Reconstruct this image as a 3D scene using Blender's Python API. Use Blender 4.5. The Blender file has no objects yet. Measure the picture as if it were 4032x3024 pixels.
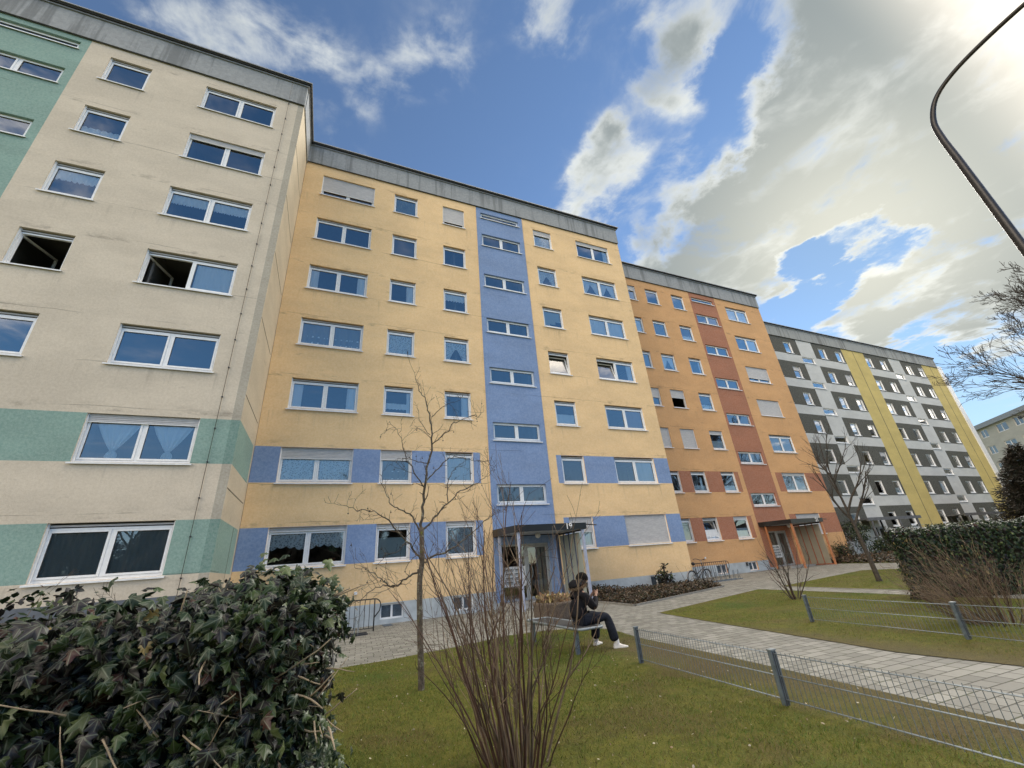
import bpy, bmesh, math, random
import numpy as np
from mathutils import Vector, Matrix

random.seed(7)
rng = np.random.default_rng(11)
SC = bpy.context.scene
COL = SC.collection
R = math.radians

# ------------------------------------------------------------------ camera
EYE = 1.43
cam_d = bpy.data.cameras.new("camera")
cam_d.sensor_width = 36.0
cam_d.lens = 1625.02 / 4032 * 36.0
cam_d.clip_start = 0.05
cam_d.clip_end = 3000
cam = bpy.data.objects.new("camera", cam_d)
COL.objects.link(cam)
CR = Vector((0.92154, -0.38094, -0.07512))
CU = Vector((-0.09210, -0.40241, 0.91082))
CF = Vector((0.37720, 0.83244, 0.40592))
mw = Matrix((CR, CU, -CF)).transposed().to_4x4()
mw.translation = Vector((0, 0, EYE))
cam.matrix_world = mw
SC.camera = cam

# ------------------------------------------------------------------ node helper
class NT:
    def __init__(s, tree):
        s.t = tree
        for n in list(tree.nodes):
            tree.nodes.remove(n)
    def n(s, typ, ins=None, **kw):
        nd = s.t.nodes.new(typ)
        for k, v in kw.items():
            setattr(nd, k, v)
        if ins:
            for k, v in ins.items():
                s.put(nd.inputs[k], v)
        return nd
    def put(s, sock, v):
        if isinstance(v, bpy.types.NodeSocket):
            s.t.links.new(v, sock)
        else:
            if isinstance(v, tuple) and len(v) == 3 and sock.type == 'RGBA':
                v = (*v, 1.0)
            sock.default_value = v
    def m(s, op, a, b=None, c=None, clamp=False):
        nd = s.n('ShaderNodeMath', operation=op, use_clamp=clamp)
        s.put(nd.inputs[0], a)
        if b is not None: s.put(nd.inputs[1], b)
        if c is not None: s.put(nd.inputs[2], c)
        return nd.outputs[0]
    def v(s, op, a, b=None, scale=None):
        nd = s.n('ShaderNodeVectorMath', operation=op)
        s.put(nd.inputs[0], a)
        if b is not None: s.put(nd.inputs[1], b)
        if scale is not None: s.put(nd.inputs['Scale'], scale)
        return nd.outputs['Value'] if op in ('DOT_PRODUCT', 'LENGTH') else nd.outputs[0]
    def mix(s, f, a, b, blend='MIX'):
        nd = s.n('ShaderNodeMix', data_type='RGBA', blend_type=blend)
        nd.clamp_factor = True
        s.put(nd.inputs[0], f); s.put(nd.inputs[6], a); s.put(nd.inputs[7], b)
        return nd.outputs[2]
    def noise(s, vec, scale, detail=4, rough=.55, dist=0.0, col=False):
        nd = s.n('ShaderNodeTexNoise', ins={'Scale': scale, 'Detail': detail, 'Roughness': rough, 'Distortion': dist})
        s.put(nd.inputs['Vector'], vec)
        return nd.outputs['Color'] if col else nd.outputs['Fac']
    def ss(s, x, a, b, lo=0.0, hi=1.0):
        nd = s.n('ShaderNodeMapRange', interpolation_type='SMOOTHSTEP')
        s.put(nd.inputs[0], x)
        for i, vv in enumerate((a, b, lo, hi)): s.put(nd.inputs[i + 1], vv)
        return nd.outputs[0]
    def scalev(s, vec, xyz):
        return s.v('MULTIPLY', vec, xyz)
    def sep(s, vec):
        nd = s.n('ShaderNodeSeparateXYZ'); s.put(nd.inputs[0], vec)
        return nd.outputs
    def comb(s, x, y, z):
        nd = s.n('ShaderNodeCombineXYZ')
        for i, q in enumerate((x, y, z)): s.put(nd.inputs[i], q)
        return nd.outputs[0]
    def bump(s, h, strength=.3, dist=.01):
        nd = s.n('ShaderNodeBump', ins={'Strength': strength, 'Distance': dist})
        s.put(nd.inputs['Height'], h)
        return nd.outputs[0]

# ------------------------------------------------------------------ world, sun, exposure
SUN_DIR = Vector((0.83, 0.28, 0.49)).normalized()
SUN_EL = math.asin(SUN_DIR.z)
SUN_AZ = math.atan2(SUN_DIR.x, SUN_DIR.y)
SKY_STRENGTH = 0.072
world = bpy.data.worlds.new("World")
SC.world = world
world.use_nodes = True
w = NT(world.node_tree)
sky = w.n('ShaderNodeTexSky', sky_type='NISHITA', sun_disc=False)
sky.sun_elevation = SUN_EL
sky.sun_rotation = SUN_AZ
sky.air_density = 1.0
sky.dust_density = 0.0
sky.ozone_density = 3.0
d = w.v('NORMALIZE', w.n('ShaderNodeTexCoord').outputs['Generated'])
dx, dy, dz = w.sep(d)
zz = w.m('MAXIMUM', dz, 0.07)
q = w.comb(w.m('DIVIDE', dx, zz), w.m('DIVIDE', dy, zz), 0.0)
# the cloud field: soft masses at fixed bearings in the sky, broken up by turbulence
BLOBS = [(0.74, 0.089, 0.667, 0.1, 0.95), (0.7, 0.216, 0.68, 0.06, 0.75), (0.843, 0.098, 0.53, 0.088, 0.9), (0.756, 0.228, 0.614, 0.074, 0.75), (0.713, 0.33, 0.619, 0.062, 0.75), (0.666, 0.379, 0.642, 0.05, 0.7), (0.711, 0.393, 0.583, 0.05, 0.65), (0.846, 0.164, 0.508, 0.064, 0.7), (0.802, 0.243, 0.545, 0.074, 0.75), (0.772, 0.36, 0.524, 0.047, 0.7), (0.675, 0.494, 0.548, 0.056, 0.55), (0.619, 0.54, 0.571, 0.039, 0.5), (0.746, 0.426, 0.512, 0.043, 0.6), (0.91, 0.169, 0.378, 0.049, 0.7), (0.899, 0.213, 0.383, 0.03, 0.5), (0.86, 0.294, 0.417, 0.041, 0.6), (0.894, 0.29, 0.342, 0.046, 0.65), (0.928, 0.217, 0.302, 0.04, 0.5), (0.831, 0.392, 0.395, 0.031, 0.45), (0.856, 0.355, 0.376, 0.037, 0.5), (0.445, 0.491, 0.749, 0.041, 0.55), (0.437, 0.545, 0.715, 0.039, 0.5), (0.507, 0.459, 0.73, 0.04, 0.45), (0.442, 0.431, 0.786, 0.026, 0.36), (0.458, 0.404, 0.792, 0.02, 0.3), (0.491, 0.23, 0.84, 0.036, 0.55), (0.481, 0.268, 0.835, 0.026, 0.3), (0.478, 0.328, 0.815, 0.022, 0.38), (0.524, 0.318, 0.791, 0.022, 0.36), (0.577, 0.371, 0.728, 0.029, 0.35), (0.289, 0.306, 0.907, 0.034, 0.5), (-0.157, 0.493, 0.856, 0.051, 0.34), (-0.092, 0.513, 0.853, 0.041, 0.3), (-0.251, 0.496, 0.831, 0.04, 0.3), (-0.329, 0.513, 0.793, 0.037, 0.26), (0.012, 0.524, 0.852, 0.034, 0.28), (0.082, 0.477, 0.875, 0.034, 0.26), (0.131, 0.423, 0.897, 0.037, 0.28), (-0.038, 0.6, 0.799, 0.032, 0.2), (0.57, 0.522, 0.634, 0.029, 0.4),
 (0.96, -0.12, 0.25, .2, .6), (0.55, -0.25, 0.8, .2, .6), (-.93, -.28, .25, .34, 1.0), (.15, -.16, .975, .24, .95), (.95, -.30, .05, .12, .5), (-.95, .2, .3, .28, .9), (-.9, .1, .45, .25, .8),  # out-of-view cloud masses added to light the facades
 (.78, .0, .62, .085, .9), (.68, -.1, .72, .1, .9), (0.866, 0.217, 0.451, 0.030, -.95), (0.839, 0.268, 0.473, 0.030, -.85), (0.821, 0.333, 0.464, 0.026, -.7), (0.791, 0.286, 0.541, 0.021, -0.4), (0.64, 0.325, 0.697, 0.031, -0.6), (.74, .33, .585, .018, -.5), (.80, .36, .47, .02, -.5), (.66, .27, .70, .02, -.45), (0.872, 0.267, 0.409, 0.023, -.6), (0.794, 0.414, 0.446, 0.034, -.8), (0.902, 0.242, 0.358, 0.024, -.6), (0.915, 0.29, 0.28, 0.03, -.6), (0.565, 0.236, 0.79, 0.032, -0.9)]
dw = w.v('NORMALIZE', w.v('ADD', d, w.v('MULTIPLY', w.v('SUBTRACT', w.noise(q, 2.6, 9, .6, col=True), (.5, .5, .5)), (.30, .30, .30))))
F = None
for bx, by, bz, sg, wt in BLOBS:
    k = 1.0 / (sg * 1.15) ** 2
    e = w.m('EXPONENT', w.m('MULTIPLY_ADD', w.v('DOT_PRODUCT', dw, Vector((bx, by, bz)).normalized()), k, -k))
    F = w.m('MULTIPLY', e, wt) if F is None else w.m('MULTIPLY_ADD', e, wt, F)
warp = w.noise(q, 2.2, 3, .5, col=True)
qw = w.v('MULTIPLY', w.v('SUBTRACT', warp, (.5, .5, .5)), (.25, .25, 0.0))
qa = w.v('ADD', q, qw)
n1 = w.noise(qa, 3.4, 10, .58)
n2 = w.noise(qa, 11.0, 8, .6)
nn = w.m('ADD', w.m('MULTIPLY', w.m('SUBTRACT', n1, .5), 2.5), w.m('MULTIPLY', w.m('SUBTRACT', n2, .5), 1.2))
Fc = w.m('MINIMUM', F, 1.0)
amt = w.m('MULTIPLY_ADD', w.ss(Fc, .03, .3), .75, .25)
D = w.m('MULTIPLY_ADD', nn, amt, Fc)
cover = w.m('MULTIPLY', w.ss(D, .05, .90), w.ss(Fc, .12, .52, .22, 1.0))
n3 = w.noise(qa, 2.0, 5, .55)
thick = w.ss(w.m('MULTIPLY_ADD', w.m('SUBTRACT', n3, .5), 1.6, w.m('MULTIPLY_ADD', nn, .5, Fc)), .42, 1.05)
glow = w.m('EXPONENT', w.m('MULTIPLY_ADD', w.v('DOT_PRODUCT', d, SUN_DIR), 40.0, -40.0))
lit = w.mix(glow, (.355, .37, .36), (.46, .46, .415))
dark = w.mix(glow, (.115, .135, .140), (.33, .33, .285))
ccol = w.mix(w.m('MULTIPLY', thick, .9), lit, dark)
# unseen added clouds behind the camera, brightened and warmed to light the facades
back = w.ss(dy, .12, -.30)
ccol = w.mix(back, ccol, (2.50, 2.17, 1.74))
CLOUD = 1.0
bg_sky = w.n('ShaderNodeBackground', ins={'Strength': SKY_STRENGTH})
skc = w.mix(w.m('MULTIPLY', back, w.ss(dz, .10, .42)), sky.outputs[0], w.v('MULTIPLY', sky.outputs[0], (1.15, 1.6, 1.75)))  # sky behind the camera boosted and blued to brighten the pane reflections
# paler air towards the horizon and round the hidden sun
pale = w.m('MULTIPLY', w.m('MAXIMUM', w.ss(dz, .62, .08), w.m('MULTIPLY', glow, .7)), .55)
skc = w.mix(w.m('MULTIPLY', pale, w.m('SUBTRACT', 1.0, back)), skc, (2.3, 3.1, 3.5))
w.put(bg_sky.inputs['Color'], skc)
bg_cl = w.n('ShaderNodeBackground', ins={'Strength': CLOUD})
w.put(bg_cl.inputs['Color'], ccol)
mx = w.n('ShaderNodeMixShader')
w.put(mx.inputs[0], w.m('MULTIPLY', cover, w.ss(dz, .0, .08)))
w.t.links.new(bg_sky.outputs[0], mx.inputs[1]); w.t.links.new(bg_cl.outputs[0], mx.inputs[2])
wo = w.n('ShaderNodeOutputWorld')
w.t.links.new(mx.outputs[0], wo.inputs['Surface'])

sun_d = bpy.data.lights.new("sun", 'SUN')
sun_d.energy = 1.2
sun_d.angle = R(20)
sun_d.color = (1.0, 0.95, 0.86)
sun = bpy.data.objects.new("sun", sun_d)
sun.rotation_euler = SUN_DIR.to_track_quat('Z', 'Y').to_euler()
sun.location = (40, 15, 40)
COL.objects.link(sun)

vs = SC.view_settings
SC.display_settings.display_device = 'sRGB'
vs.view_transform = 'Standard'
vs.look = 'None'
vs.gamma = 1.0
vs.use_curve_mapping = False
vs.exposure = 1.25
cy = SC.cycles
cy.max_bounces = 8
cy.transparent_max_bounces = 12
cy.glossy_bounces = 4
cy.use_denoising = True

# ------------------------------------------------------------------ materials
def newmat(name):
    m = bpy.data.materials.new(name)
    m.use_nodes = True
    return m, NT(m.node_tree)
def finish(m, t, shader):
    o = t.n('ShaderNodeOutputMaterial')
    t.t.links.new(shader, o.inputs['Surface'])
    return m
def bsdf(t, col, rough=.6, normal=None, metal=0.0, spec=.5):
    b = t.n('ShaderNodeBsdfPrincipled', ins={'Roughness': rough, 'Metallic': metal, 'Specular IOR Level': spec})
    t.put(b.inputs['Base Color'], col)
    if normal is not None: t.put(b.inputs['Normal'], normal)
    return b.outputs[0]
def objco(t):
    return t.n('ShaderNodeTexCoord').outputs['Object']
def mixcol(c, k):
    return tuple(max(0, min(1, x * k)) for x in c)

def plain(name, col, rough=.5, metal=0.0, var=.12, scale=6.0, bump=0.0, spec=.5):
    m, t = newmat(name)
    p = objco(t)
    n = t.noise(p, scale, 5, .6)
    c = t.mix(t.ss(n, .3, .7), mixcol(col, 1 - var), mixcol(col, 1 + var))
    nb = None
    if bump: nb = t.bump(t.noise(p, scale * 12, 3), bump, .004)
    return finish(m, t, bsdf(t, c, rough, nb, metal, spec))

def stucco(name, col, grime=1.0, seam=True):
    """painted scratch render: fine grain, soot over the window heads, broken slab-joint lines"""
    m, t = newmat(name)
    p = objco(t)
    x, y, z = t.sep(p)
    grain = t.noise(p, 38, 3, .7)
    fine = t.noise(p, 16, 6, .72)
    blot = t.noise(t.scalev(p, (.5, .5, 1.1)), 1.0, 6, .62)
    c = t.mix(t.ss(blot, .32, .70), mixcol(col, .90), mixcol(col, 1.05))
    c = t.mix(t.ss(fine, .35, .68, 0, .55), mixcol(col, .84), c) if False else t.mix(t.ss(fine, .3, .7), t.mix(.12, c, mixcol(col, .45)), t.mix(.10, c, (1, .97, .9)))
    c = t.mix(t.ss(grain, .56, .74, 0, .20), c, mixcol(col, .5))
    # soot smudges above the window heads (period = one storey)
    ph = t.m('FRACT', t.m('DIVIDE', t.m('SUBTRACT', z, 3.27), 2.8))
    hh = t.m('MULTIPLY', ph, 2.8)
    sm = t.m('MULTIPLY', t.ss(hh, .0, .03), t.ss(hh, .38, .03))
    sn = t.noise(t.scalev(p, (1.0, 1.0, 2.6)), 1.5, 6, .66)
    c = t.mix(t.m('MULTIPLY', t.m('MULTIPLY', sm, t.ss(sn, .50, .70)), .40 * grime), c, (.07, .062, .05))
    # rain streaks below the sills
    hb = t.m('MULTIPLY', t.m('FRACT', t.m('DIVIDE', t.m('SUBTRACT', 1.93 + 28, z), 2.8)), 2.8)
    rs = t.noise(t.scalev(p, (5.5, 5.5, .22)), 1.0, 5, .7)
    rk = t.m('MULTIPLY', t.ss(rs, .54, .72), t.m('MULTIPLY', t.ss(hb, .02, .10), t.ss(hb, .95, .15)))
    c = t.mix(t.m('MULTIPLY', rk, .22 * grime), c, (.14, .125, .10))
    # scattered dark scuffs
    sc = t.noise(t.scalev(p, (.8, .8, 2.6)), 1.3, 8, .68)
    c = t.mix(t.m('MULTIPLY', t.ss(sc, .64, .76), .34 * grime), c, (.10, .085, .065))
    h = t.m('MULTIPLY_ADD', grain, .6, t.m('MULTIPLY', fine, .6))
    if seam:
        for off, wd in ((1.93, .010), (.62, .008)):
            pz = t.m('MULTIPLY', t.m('FRACT', t.m('DIVIDE', t.m('SUBTRACT', z, off - 1.4), 2.8)), 2.8)
            wob = t.m('MULTIPLY', t.m('SUBTRACT', t.noise(p, 1.4, 4, .6), .5), .10)
            dist = t.m('ABSOLUTE', t.m('ADD', t.m('SUBTRACT', pz, 1.4), wob))
            ln = t.m('MULTIPLY', t.ss(dist, wd * 2.0, wd * .4), t.ss(t.noise(t.scalev(p, (.35, .35, .5)), 1.3, 4), .5, .62))
            c = t.mix(t.m('MULTIPLY', ln, .55), c, mixcol(col, .25))
    nb = t.bump(h, .55, .012)
    return finish(m, t, bsdf(t, c, .92, nb, 0, .2))

def streaked(name, col, dark, rough=.7, joints=None):
    m, t = newmat(name)
    p = objco(t)
    x, y, z = t.sep(p)
    n = t.noise(t.scalev(p, (3.2, 3.2, .16)), 1.0, 5, .65)
    n2 = t.noise(p, 9, 6, .65)
    n3 = t.noise(t.scalev(p, (.35, .35, .2)), 1.0, 3)
    k = t.ss(t.m('MULTIPLY_ADD', t.m('SUBTRACT', n3, .5), .5, n), .48, .66)
    c = t.mix(t.ss(n2, .3, .7), mixcol(col, .86), mixcol(col, 1.1))
    c = t.mix(t.m('MULTIPLY', k, .75), c, dark)
    if joints:
        fx = t.m('FRACT', t.m('DIVIDE', x, joints))
        c = t.mix(t.m('MULTIPLY', t.m('LESS_THAN', fx, .018 / joints * 1.2), .7), c, mixcol(dark, .6))
    return finish(m, t, bsdf(t, c, rough, t.bump(n2, .25, .01), 0, .3))

M = {}
M['cream'] = stucco('cream_render', (0.605, 0.53, 0.425))
M['teal'] = stucco('teal_render', (0.215, 0.345, 0.305), .6)
M['yellow'] = stucco('yellow_render', (0.83, 0.575, 0.30))
M['blue'] = stucco('blue_render', (0.185, 0.285, 0.50), .3)
M['orange'] = stucco('orange_render', (0.66, 0.36, 0.15))
M['rust'] = stucco('rust_render', (0.38, 0.145, 0.075), .3)
M['dgrey'] = stucco('charcoal_render', (0.058, 0.06, 0.05), .4, False)
M['lgrey'] = stucco('pale_grey_render', (0.58, 0.585, 0.57), .4, False)
M['mustard'] = stucco('mustard_render', (0.60, 0.465, 0.15), .4, False)
M['farcream'] = stucco('far_cream_render', (.50, .50, .46), .3, False)  # paler cream, distance haze mixed into the colour
M['plinth'] = plain('pale_plinth_paint', (.42, .46, .48), .8, var=.16, scale=2.2, bump=.3)
M['slate'] = plain('slate_plinth', (.10, .115, .14), .7, var=.2, scale=3)
M['parapet'] = streaked('stained_concrete_fascia', (.29, .305, .315), (.135, .145, .15))
M['parapet_d'] = streaked('panelled_concrete_fascia', (.30, .31, .30), (.13, .13, .125), joints=1.35)
M['coping'] = plain('coping_metal', (.30, .31, .32), .45, .3, .1)
M['roof'] = plain('roof_felt', (.06, .06, .06), .9)
M['pvc'] = plain('white_window_plastic', (.80, .81, .82), .35, var=.05, scale=9)
M['sill'] = plain('sill_metal', (.74, .75, .76), .4, var=.08, scale=9)
M['sillunder'] = M['sill']
M['slot'] = plain('dark_shutter_slot', (.02, .02, .02), .8)
M['gap'] = plain('window_gasket', (.05, .05, .055), .6)
M['inner'] = plain('room_wall', (.16, .155, .15), .9, var=.2, scale=1.0)
M['corner'] = stucco('corner_strip_render', (.40, .365, .30), .5, False)
M['cornerteal'] = stucco('corner_strip_teal', (.15, .265, .235), .4, False)
M['side'] = stucco('cream_side_render', (0.58, 0.50, 0.37), .5, False)
M['joint'] = plain('panel_joint_sealant', (.10, .09, .075), .9)
M['iron'] = plain('black_iron', (.018, .018, .02), .5, .2)
M['galv'] = plain('galvanised_steel', (.13, .165, .20), .55, .35, .25, 14)
M['galvl'] = plain('galvanised_wire', (.20, .235, .26), .6, .25, .2, 14)
M['black'] = plain('black_coated_metal', (.012, .012, .013), .35, var=.2)
M['bluepaint'] = plain('pale_blue_paint', (.36, .40, .52), .45, var=.1)
M['bluedark'] = plain('dark_blue_paint', (.07, .09, .16), .45, var=.1)
M['orangepaint'] = plain('orange_paint', (.42, .17, .075), .5, var=.15)
M['rustpaint'] = plain('rust_paint', (.30, .09, .045), .5, var=.15)
M['frost'] = plain('frosted_panel', (.30, .33, .30), .3, var=.06, scale=1.5)
M['frostc'] = plain('beige_frosted_panel', (.26, .24, .19), .3, var=.08, scale=1.5)
M['ceil'] = plain('canopy_underside', (.42, .44, .46), .6)
M['white'] = plain('white_paint', (.78, .78, .78), .5, var=.04)
M['doorgrey'] = plain('grey_door_frame', (.40, .42, .43), .4, .1)
M['greybeam'] = plain('weathered_grey_beam', (.12, .125, .135), .7, var=.25, scale=4)
M['concrete'] = plain('concrete', (.30, .29, .27), .85, var=.2, scale=5, bump=.5)
M['darkmetal'] = plain('dark_steel', (.06, .06, .065), .4, .5)
M['lamp'] = plain('lamp_post_steel', (.040, .036, .036), .42, .3, .25, 20)
M['globe'] = plain('lamp_globe', (.6, .6, .58), .3)

def mk_glass():
    m, t = newmat('window_glass')
    p = objco(t)
    wav = t.bump(t.noise(p, .9, 2), .05, .02)
    fr = t.n('ShaderNodeFresnel', ins={'IOR': 1.5}).outputs[0]
    f = t.m('MULTIPLY_ADD', fr, 1.7, .135, clamp=True)
    gl = t.n('ShaderNodeBsdfGlossy', ins={'Roughness': 0.01, 'Color': (.93, .96, 1.0)})
    t.put(gl.inputs['Normal'], wav)
    tr = t.n('ShaderNodeBsdfTransparent', ins={'Color': (.98, .99, .985)})
    mx = t.n('ShaderNodeMixShader'); t.put(mx.inputs[0], f)
    t.t.links.new(tr.outputs[0], mx.inputs[1]); t.t.links.new(gl.outputs[0], mx.inputs[2])
    return finish(m, t, mx.outputs[0])
M['glass'] = mk_glass()

def mk_curtain(name, col, opac, lace=0.0):
    m, t = newmat(name)
    p = objco(t)
    x, y, z = t.sep(p)
    df = t.n('ShaderNodeBsdfDiffuse', ins={'Color': (*col, 1)})
    tl = t.n('ShaderNodeBsdfTranslucent', ins={'Color': (*col, 1)})
    a = t.n('ShaderNodeMixShader', ins={0: .12})
    t.t.links.new(df.outputs[0], a.inputs[1]); t.t.links.new(tl.outputs[0], a.inputs[2])
    tr = t.n('ShaderNodeBsdfTransparent')
    o = opac
    if lace:
        vz = t.n('ShaderNodeTexVoronoi', ins={'Scale': lace}); t.put(vz.inputs['Vector'], p)
        o = t.m('MULTIPLY_ADD', t.ss(vz.outputs['Distance'], .25, .5), .55, opac - .25)
    b = t.n('ShaderNodeMixShader'); t.put(b.inputs[0], o)
    t.t.links.new(tr.outputs[0], b.inputs[1]); t.t.links.new(a.outputs[0], b.inputs[2])
    return finish(m, t, b.outputs[0])
M['net'] = mk_curtain('white_net_curtain', (.94, .95, .95), .98)
M['sheer'] = mk_curtain('grey_sheer_curtain', (.55, .57, .58), .62)
M['lace'] = mk_curtain('lace_curtain', (.85, .88, .88), .75, 16)
M['greynet'] = mk_curtain('grey_vertical_net', (.40, .42, .40), .88)
M['drape'] = mk_curtain('pink_drape', (.62, .5, .55), .8)
M['blind'] = mk_curtain('grey_blind', (.10, .11, .13), .96)
M['pblind'] = mk_curtain('pale_blind', (.62, .68, .66), .9)

def mk_shutter():
    m, t = newmat('roller_shutter_slats')
    p = objco(t)
    x, y, z = t.sep(p)
    fz = t.m('FRACT', t.m('DIVIDE', z, .052))
    n = t.noise(t.scalev(p, (2, 2, 9)), 3, 3)
    c = t.mix(t.ss(n, .3, .7), (.40, .40, .41), (.50, .50, .50))
    hgt = t.m('SINE', t.m('MULTIPLY', fz, math.pi))
    return finish(m, t, bsdf(t, c, .5, t.bump(hgt, .8, .012)))
M['shutter'] = mk_shutter()

# ------------------------------------------------------------------ mesh helpers
class MB:
    def __init__(s):
        s.v, s.f, s.mi, s.mats, s.sm = [], [], [], [], []
    def mat(s, name):
        if name not in s.mats: s.mats.append(name)
        return s.mats.index(name)
    def face(s, pts, mat, smooth=False):
        b = len(s.v); s.v += [tuple(p) for p in pts]
        s.f.append(tuple(range(b, b + len(pts)))); s.mi.append(s.mat(mat)); s.sm.append(smooth)
    def box(s, x0, x1, y0, y1, z0, z1, mat, skip=''):
        P = [(x0, y0, z0), (x1, y0, z0), (x1, y1, z0), (x0, y1, z0), (x0, y0, z1), (x1, y0, z1), (x1, y1, z1), (x0, y1, z1)]
        for key, q in (('f', (0, 1, 5, 4)), ('r', (1, 2, 6, 5)), ('b', (2, 3, 7, 6)), ('l', (3, 0, 4, 7)), ('d', (3, 2, 1, 0)), ('u', (4, 5, 6, 7))):
            if key not in skip: s.face([P[i] for i in q], mat)
    def obox(s, o, ax, ay, az, mat):
        """box from corner o with edge vectors"""
        o, ax, ay, az = map(Vector, (o, ax, ay, az))
        P = [o, o + ax, o + ax + ay, o + ay]; P += [p + az for p in P]
        for q in ((0, 1, 5, 4), (1, 2, 6, 5), (2, 3, 7, 6), (3, 0, 4, 7), (3, 2, 1, 0), (4, 5, 6, 7)):
            s.face([P[i] for i in q], mat)
    def tube(s, pts, rad, mat, k=6, caps=True, closed=False):
        pts = [Vector(p) for p in pts]
        if not hasattr(rad, '__len__'): rad = [rad] * len(pts)
        n = len(pts); b = len(s.v); mi = s.mat(mat)
        up = None
        for i in range(n):
            if closed: tg = (pts[(i + 1) % n] - pts[i - 1])
            else: tg = pts[min(i + 1, n - 1)] - pts[max(i - 1, 0)]
            if tg.length < 1e-9: tg = Vector((0, 0, 1))
            tg.normalize()
            if up is None:
                up = tg.orthogonal().normalized()
            else:
                up = up - tg * up.dot(tg)
                up = up.normalized() if up.length > 1e-6 else tg.orthogonal().normalized()
            sd = tg.cross(up)
            for j in range(k):
                a = 2 * math.pi * j / k
                s.v.append(tuple(pts[i] + (up * math.cos(a) + sd * math.sin(a)) * rad[i]))
        m_ = n if closed else n - 1
        for i in range(m_):
            i2 = (i + 1) % n
            for j in range(k):
                j2 = (j + 1) % k
                s.f.append((b + i * k + j, b + i * k + j2, b + i2 * k + j2, b + i2 * k + j)); s.mi.append(mi); s.sm.append(True)
        if caps and not closed:
            s.f.append(tuple(b + j for j in range(k))[::-1]); s.mi.append(mi); s.sm.append(False)
            s.f.append(tuple(b + (n - 1) * k + j for j in range(k))); s.mi.append(mi); s.sm.append(False)
    def lathe(s, prof, cx, cy, mat, k=20):
        b = len(s.v); mi = s.mat(mat)
        for r_, z in prof:
            for j in range(k):
                a = 2 * math.pi * j / k
                s.v.append((cx + r_ * math.cos(a), cy + r_ * math.sin(a), z))
        for i in range(len(prof) - 1):
            for j in range(k):
                j2 = (j + 1) % k
                s.f.append((b + i * k + j, b + i * k + j2, b + (i + 1) * k + j2, b + (i + 1) * k + j)); s.mi.append(mi); s.sm.append(True)
    def mesh(s, name):
        me = bpy.data.meshes.new(name)
        me.from_pydata(s.v, [], s.f)
        for k in s.mats: me.materials.append(M[k])
        me.polygons.foreach_set('material_index', s.mi)
        me.polygons.foreach_set('use_smooth', s.sm)
        me.update()
        return me
    def build(s, name, parent=None, loc=None):
        return obj(name, s.mesh(name), parent, loc)

def obj(name, data, parent=None, loc=None):
    o = bpy.data.objects.new(name, data)
    COL.objects.link(o)
    if parent is not None: o.parent = parent
    if loc is not None: o.location = loc
    return o
def tag(o, label=None, cat=None, group=None, kind=None):
    if label: o['label'] = label
    if cat: o['category'] = cat
    if group: o['group'] = group
    if kind: o['kind'] = kind
    return o
def thing(name, label, cat, loc=(0, 0, 0), group=None):
    return tag(obj(name, None, None, loc), label, cat, group)
def dup(root, loc, rotz=0.0, label=None, scale=None):
    r = root.copy(); COL.objects.link(r); r.location = loc; r.rotation_euler = (0, 0, rotz)
    if label: r['label'] = label
    if scale: r.scale = (scale,) * 3
    for ch in list(root.children):
        c = ch.copy(); COL.objects.link(c); c.parent = r
        for g in list(ch.children):
            e = g.copy(); COL.objects.link(e); e.parent = c
    return r
def gz(x): return .006 * x

# ------------------------------------------------------------------ windows
def wave_sheet(mb, x0, x1, top, bot, mat, y=.158, amp=.012, wl=.11, n=None, ph=0.0):
    n = n or max(6, int((x1 - x0) / .028))
    tp = top if callable(top) else (lambda u: top)
    bt = bot if callable(bot) else (lambda u: bot)
    rows = []
    for i in range(n + 1):
        u = i / n; x = x0 + (x1 - x0) * u
        yy = y + amp * math.sin(2 * math.pi * x / wl + ph) + amp * .5 * math.sin(2 * math.pi * x / (wl * 2.7) + 1.3 + ph)
        rows.append((x, yy, tp(u), bt(u)))
    b = len(mb.v); mi = mb.mat(mat)
    for x, yy, a, c in rows:
        mb.v += [(x, yy, c), (x, yy, a)]
    for i in range(n):
        mb.f.append((b + 2 * i, b + 2 * i + 2, b + 2 * i + 3, b + 2 * i + 1)); mb.mi.append(mi); mb.sm.append(True)

def tied(mb, x0, x1, top, bot, mat, y=.16):
    """a net curtain gathered by a bow low down, with its tail"""
    n, rws = 26, 12
    cx = (x0 + x1) / 2; zt = bot + .24 * (top - bot)
    b = len(mb.v); mi = mb.mat(mat)
    for r_ in range(rws + 1):
        if r_ <= rws - 3:
            u = r_ / (rws - 3); z = top + (zt - top) * u
            hw = (x1 - x0) / 2 * (1 - .88 * u ** 1.35)
        else:
            u = (r_ - (rws - 3)) / 3; z = zt + (bot + .05 - zt) * u
            hw = (x1 - x0) / 2 * (.12 + .16 * math.sin(u * 2.4))
        for i in range(n + 1):
            a = i / n * 2 - 1
            sag = -.05 * math.sin(math.pi * u) * (1 - abs(a)) if r_ <= rws - 3 else 0
            mb.v.append((cx + hw * a, y + .018 * math.sin(a * 16), z + sag))
    for r_ in range(rws):
        for i in range(n):
            p = b + r_ * (n + 1) + i
            mb.f.append((p, p + n + 1, p + n + 2, p + 1)); mb.mi.append(mi); mb.sm.append(True)

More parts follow.
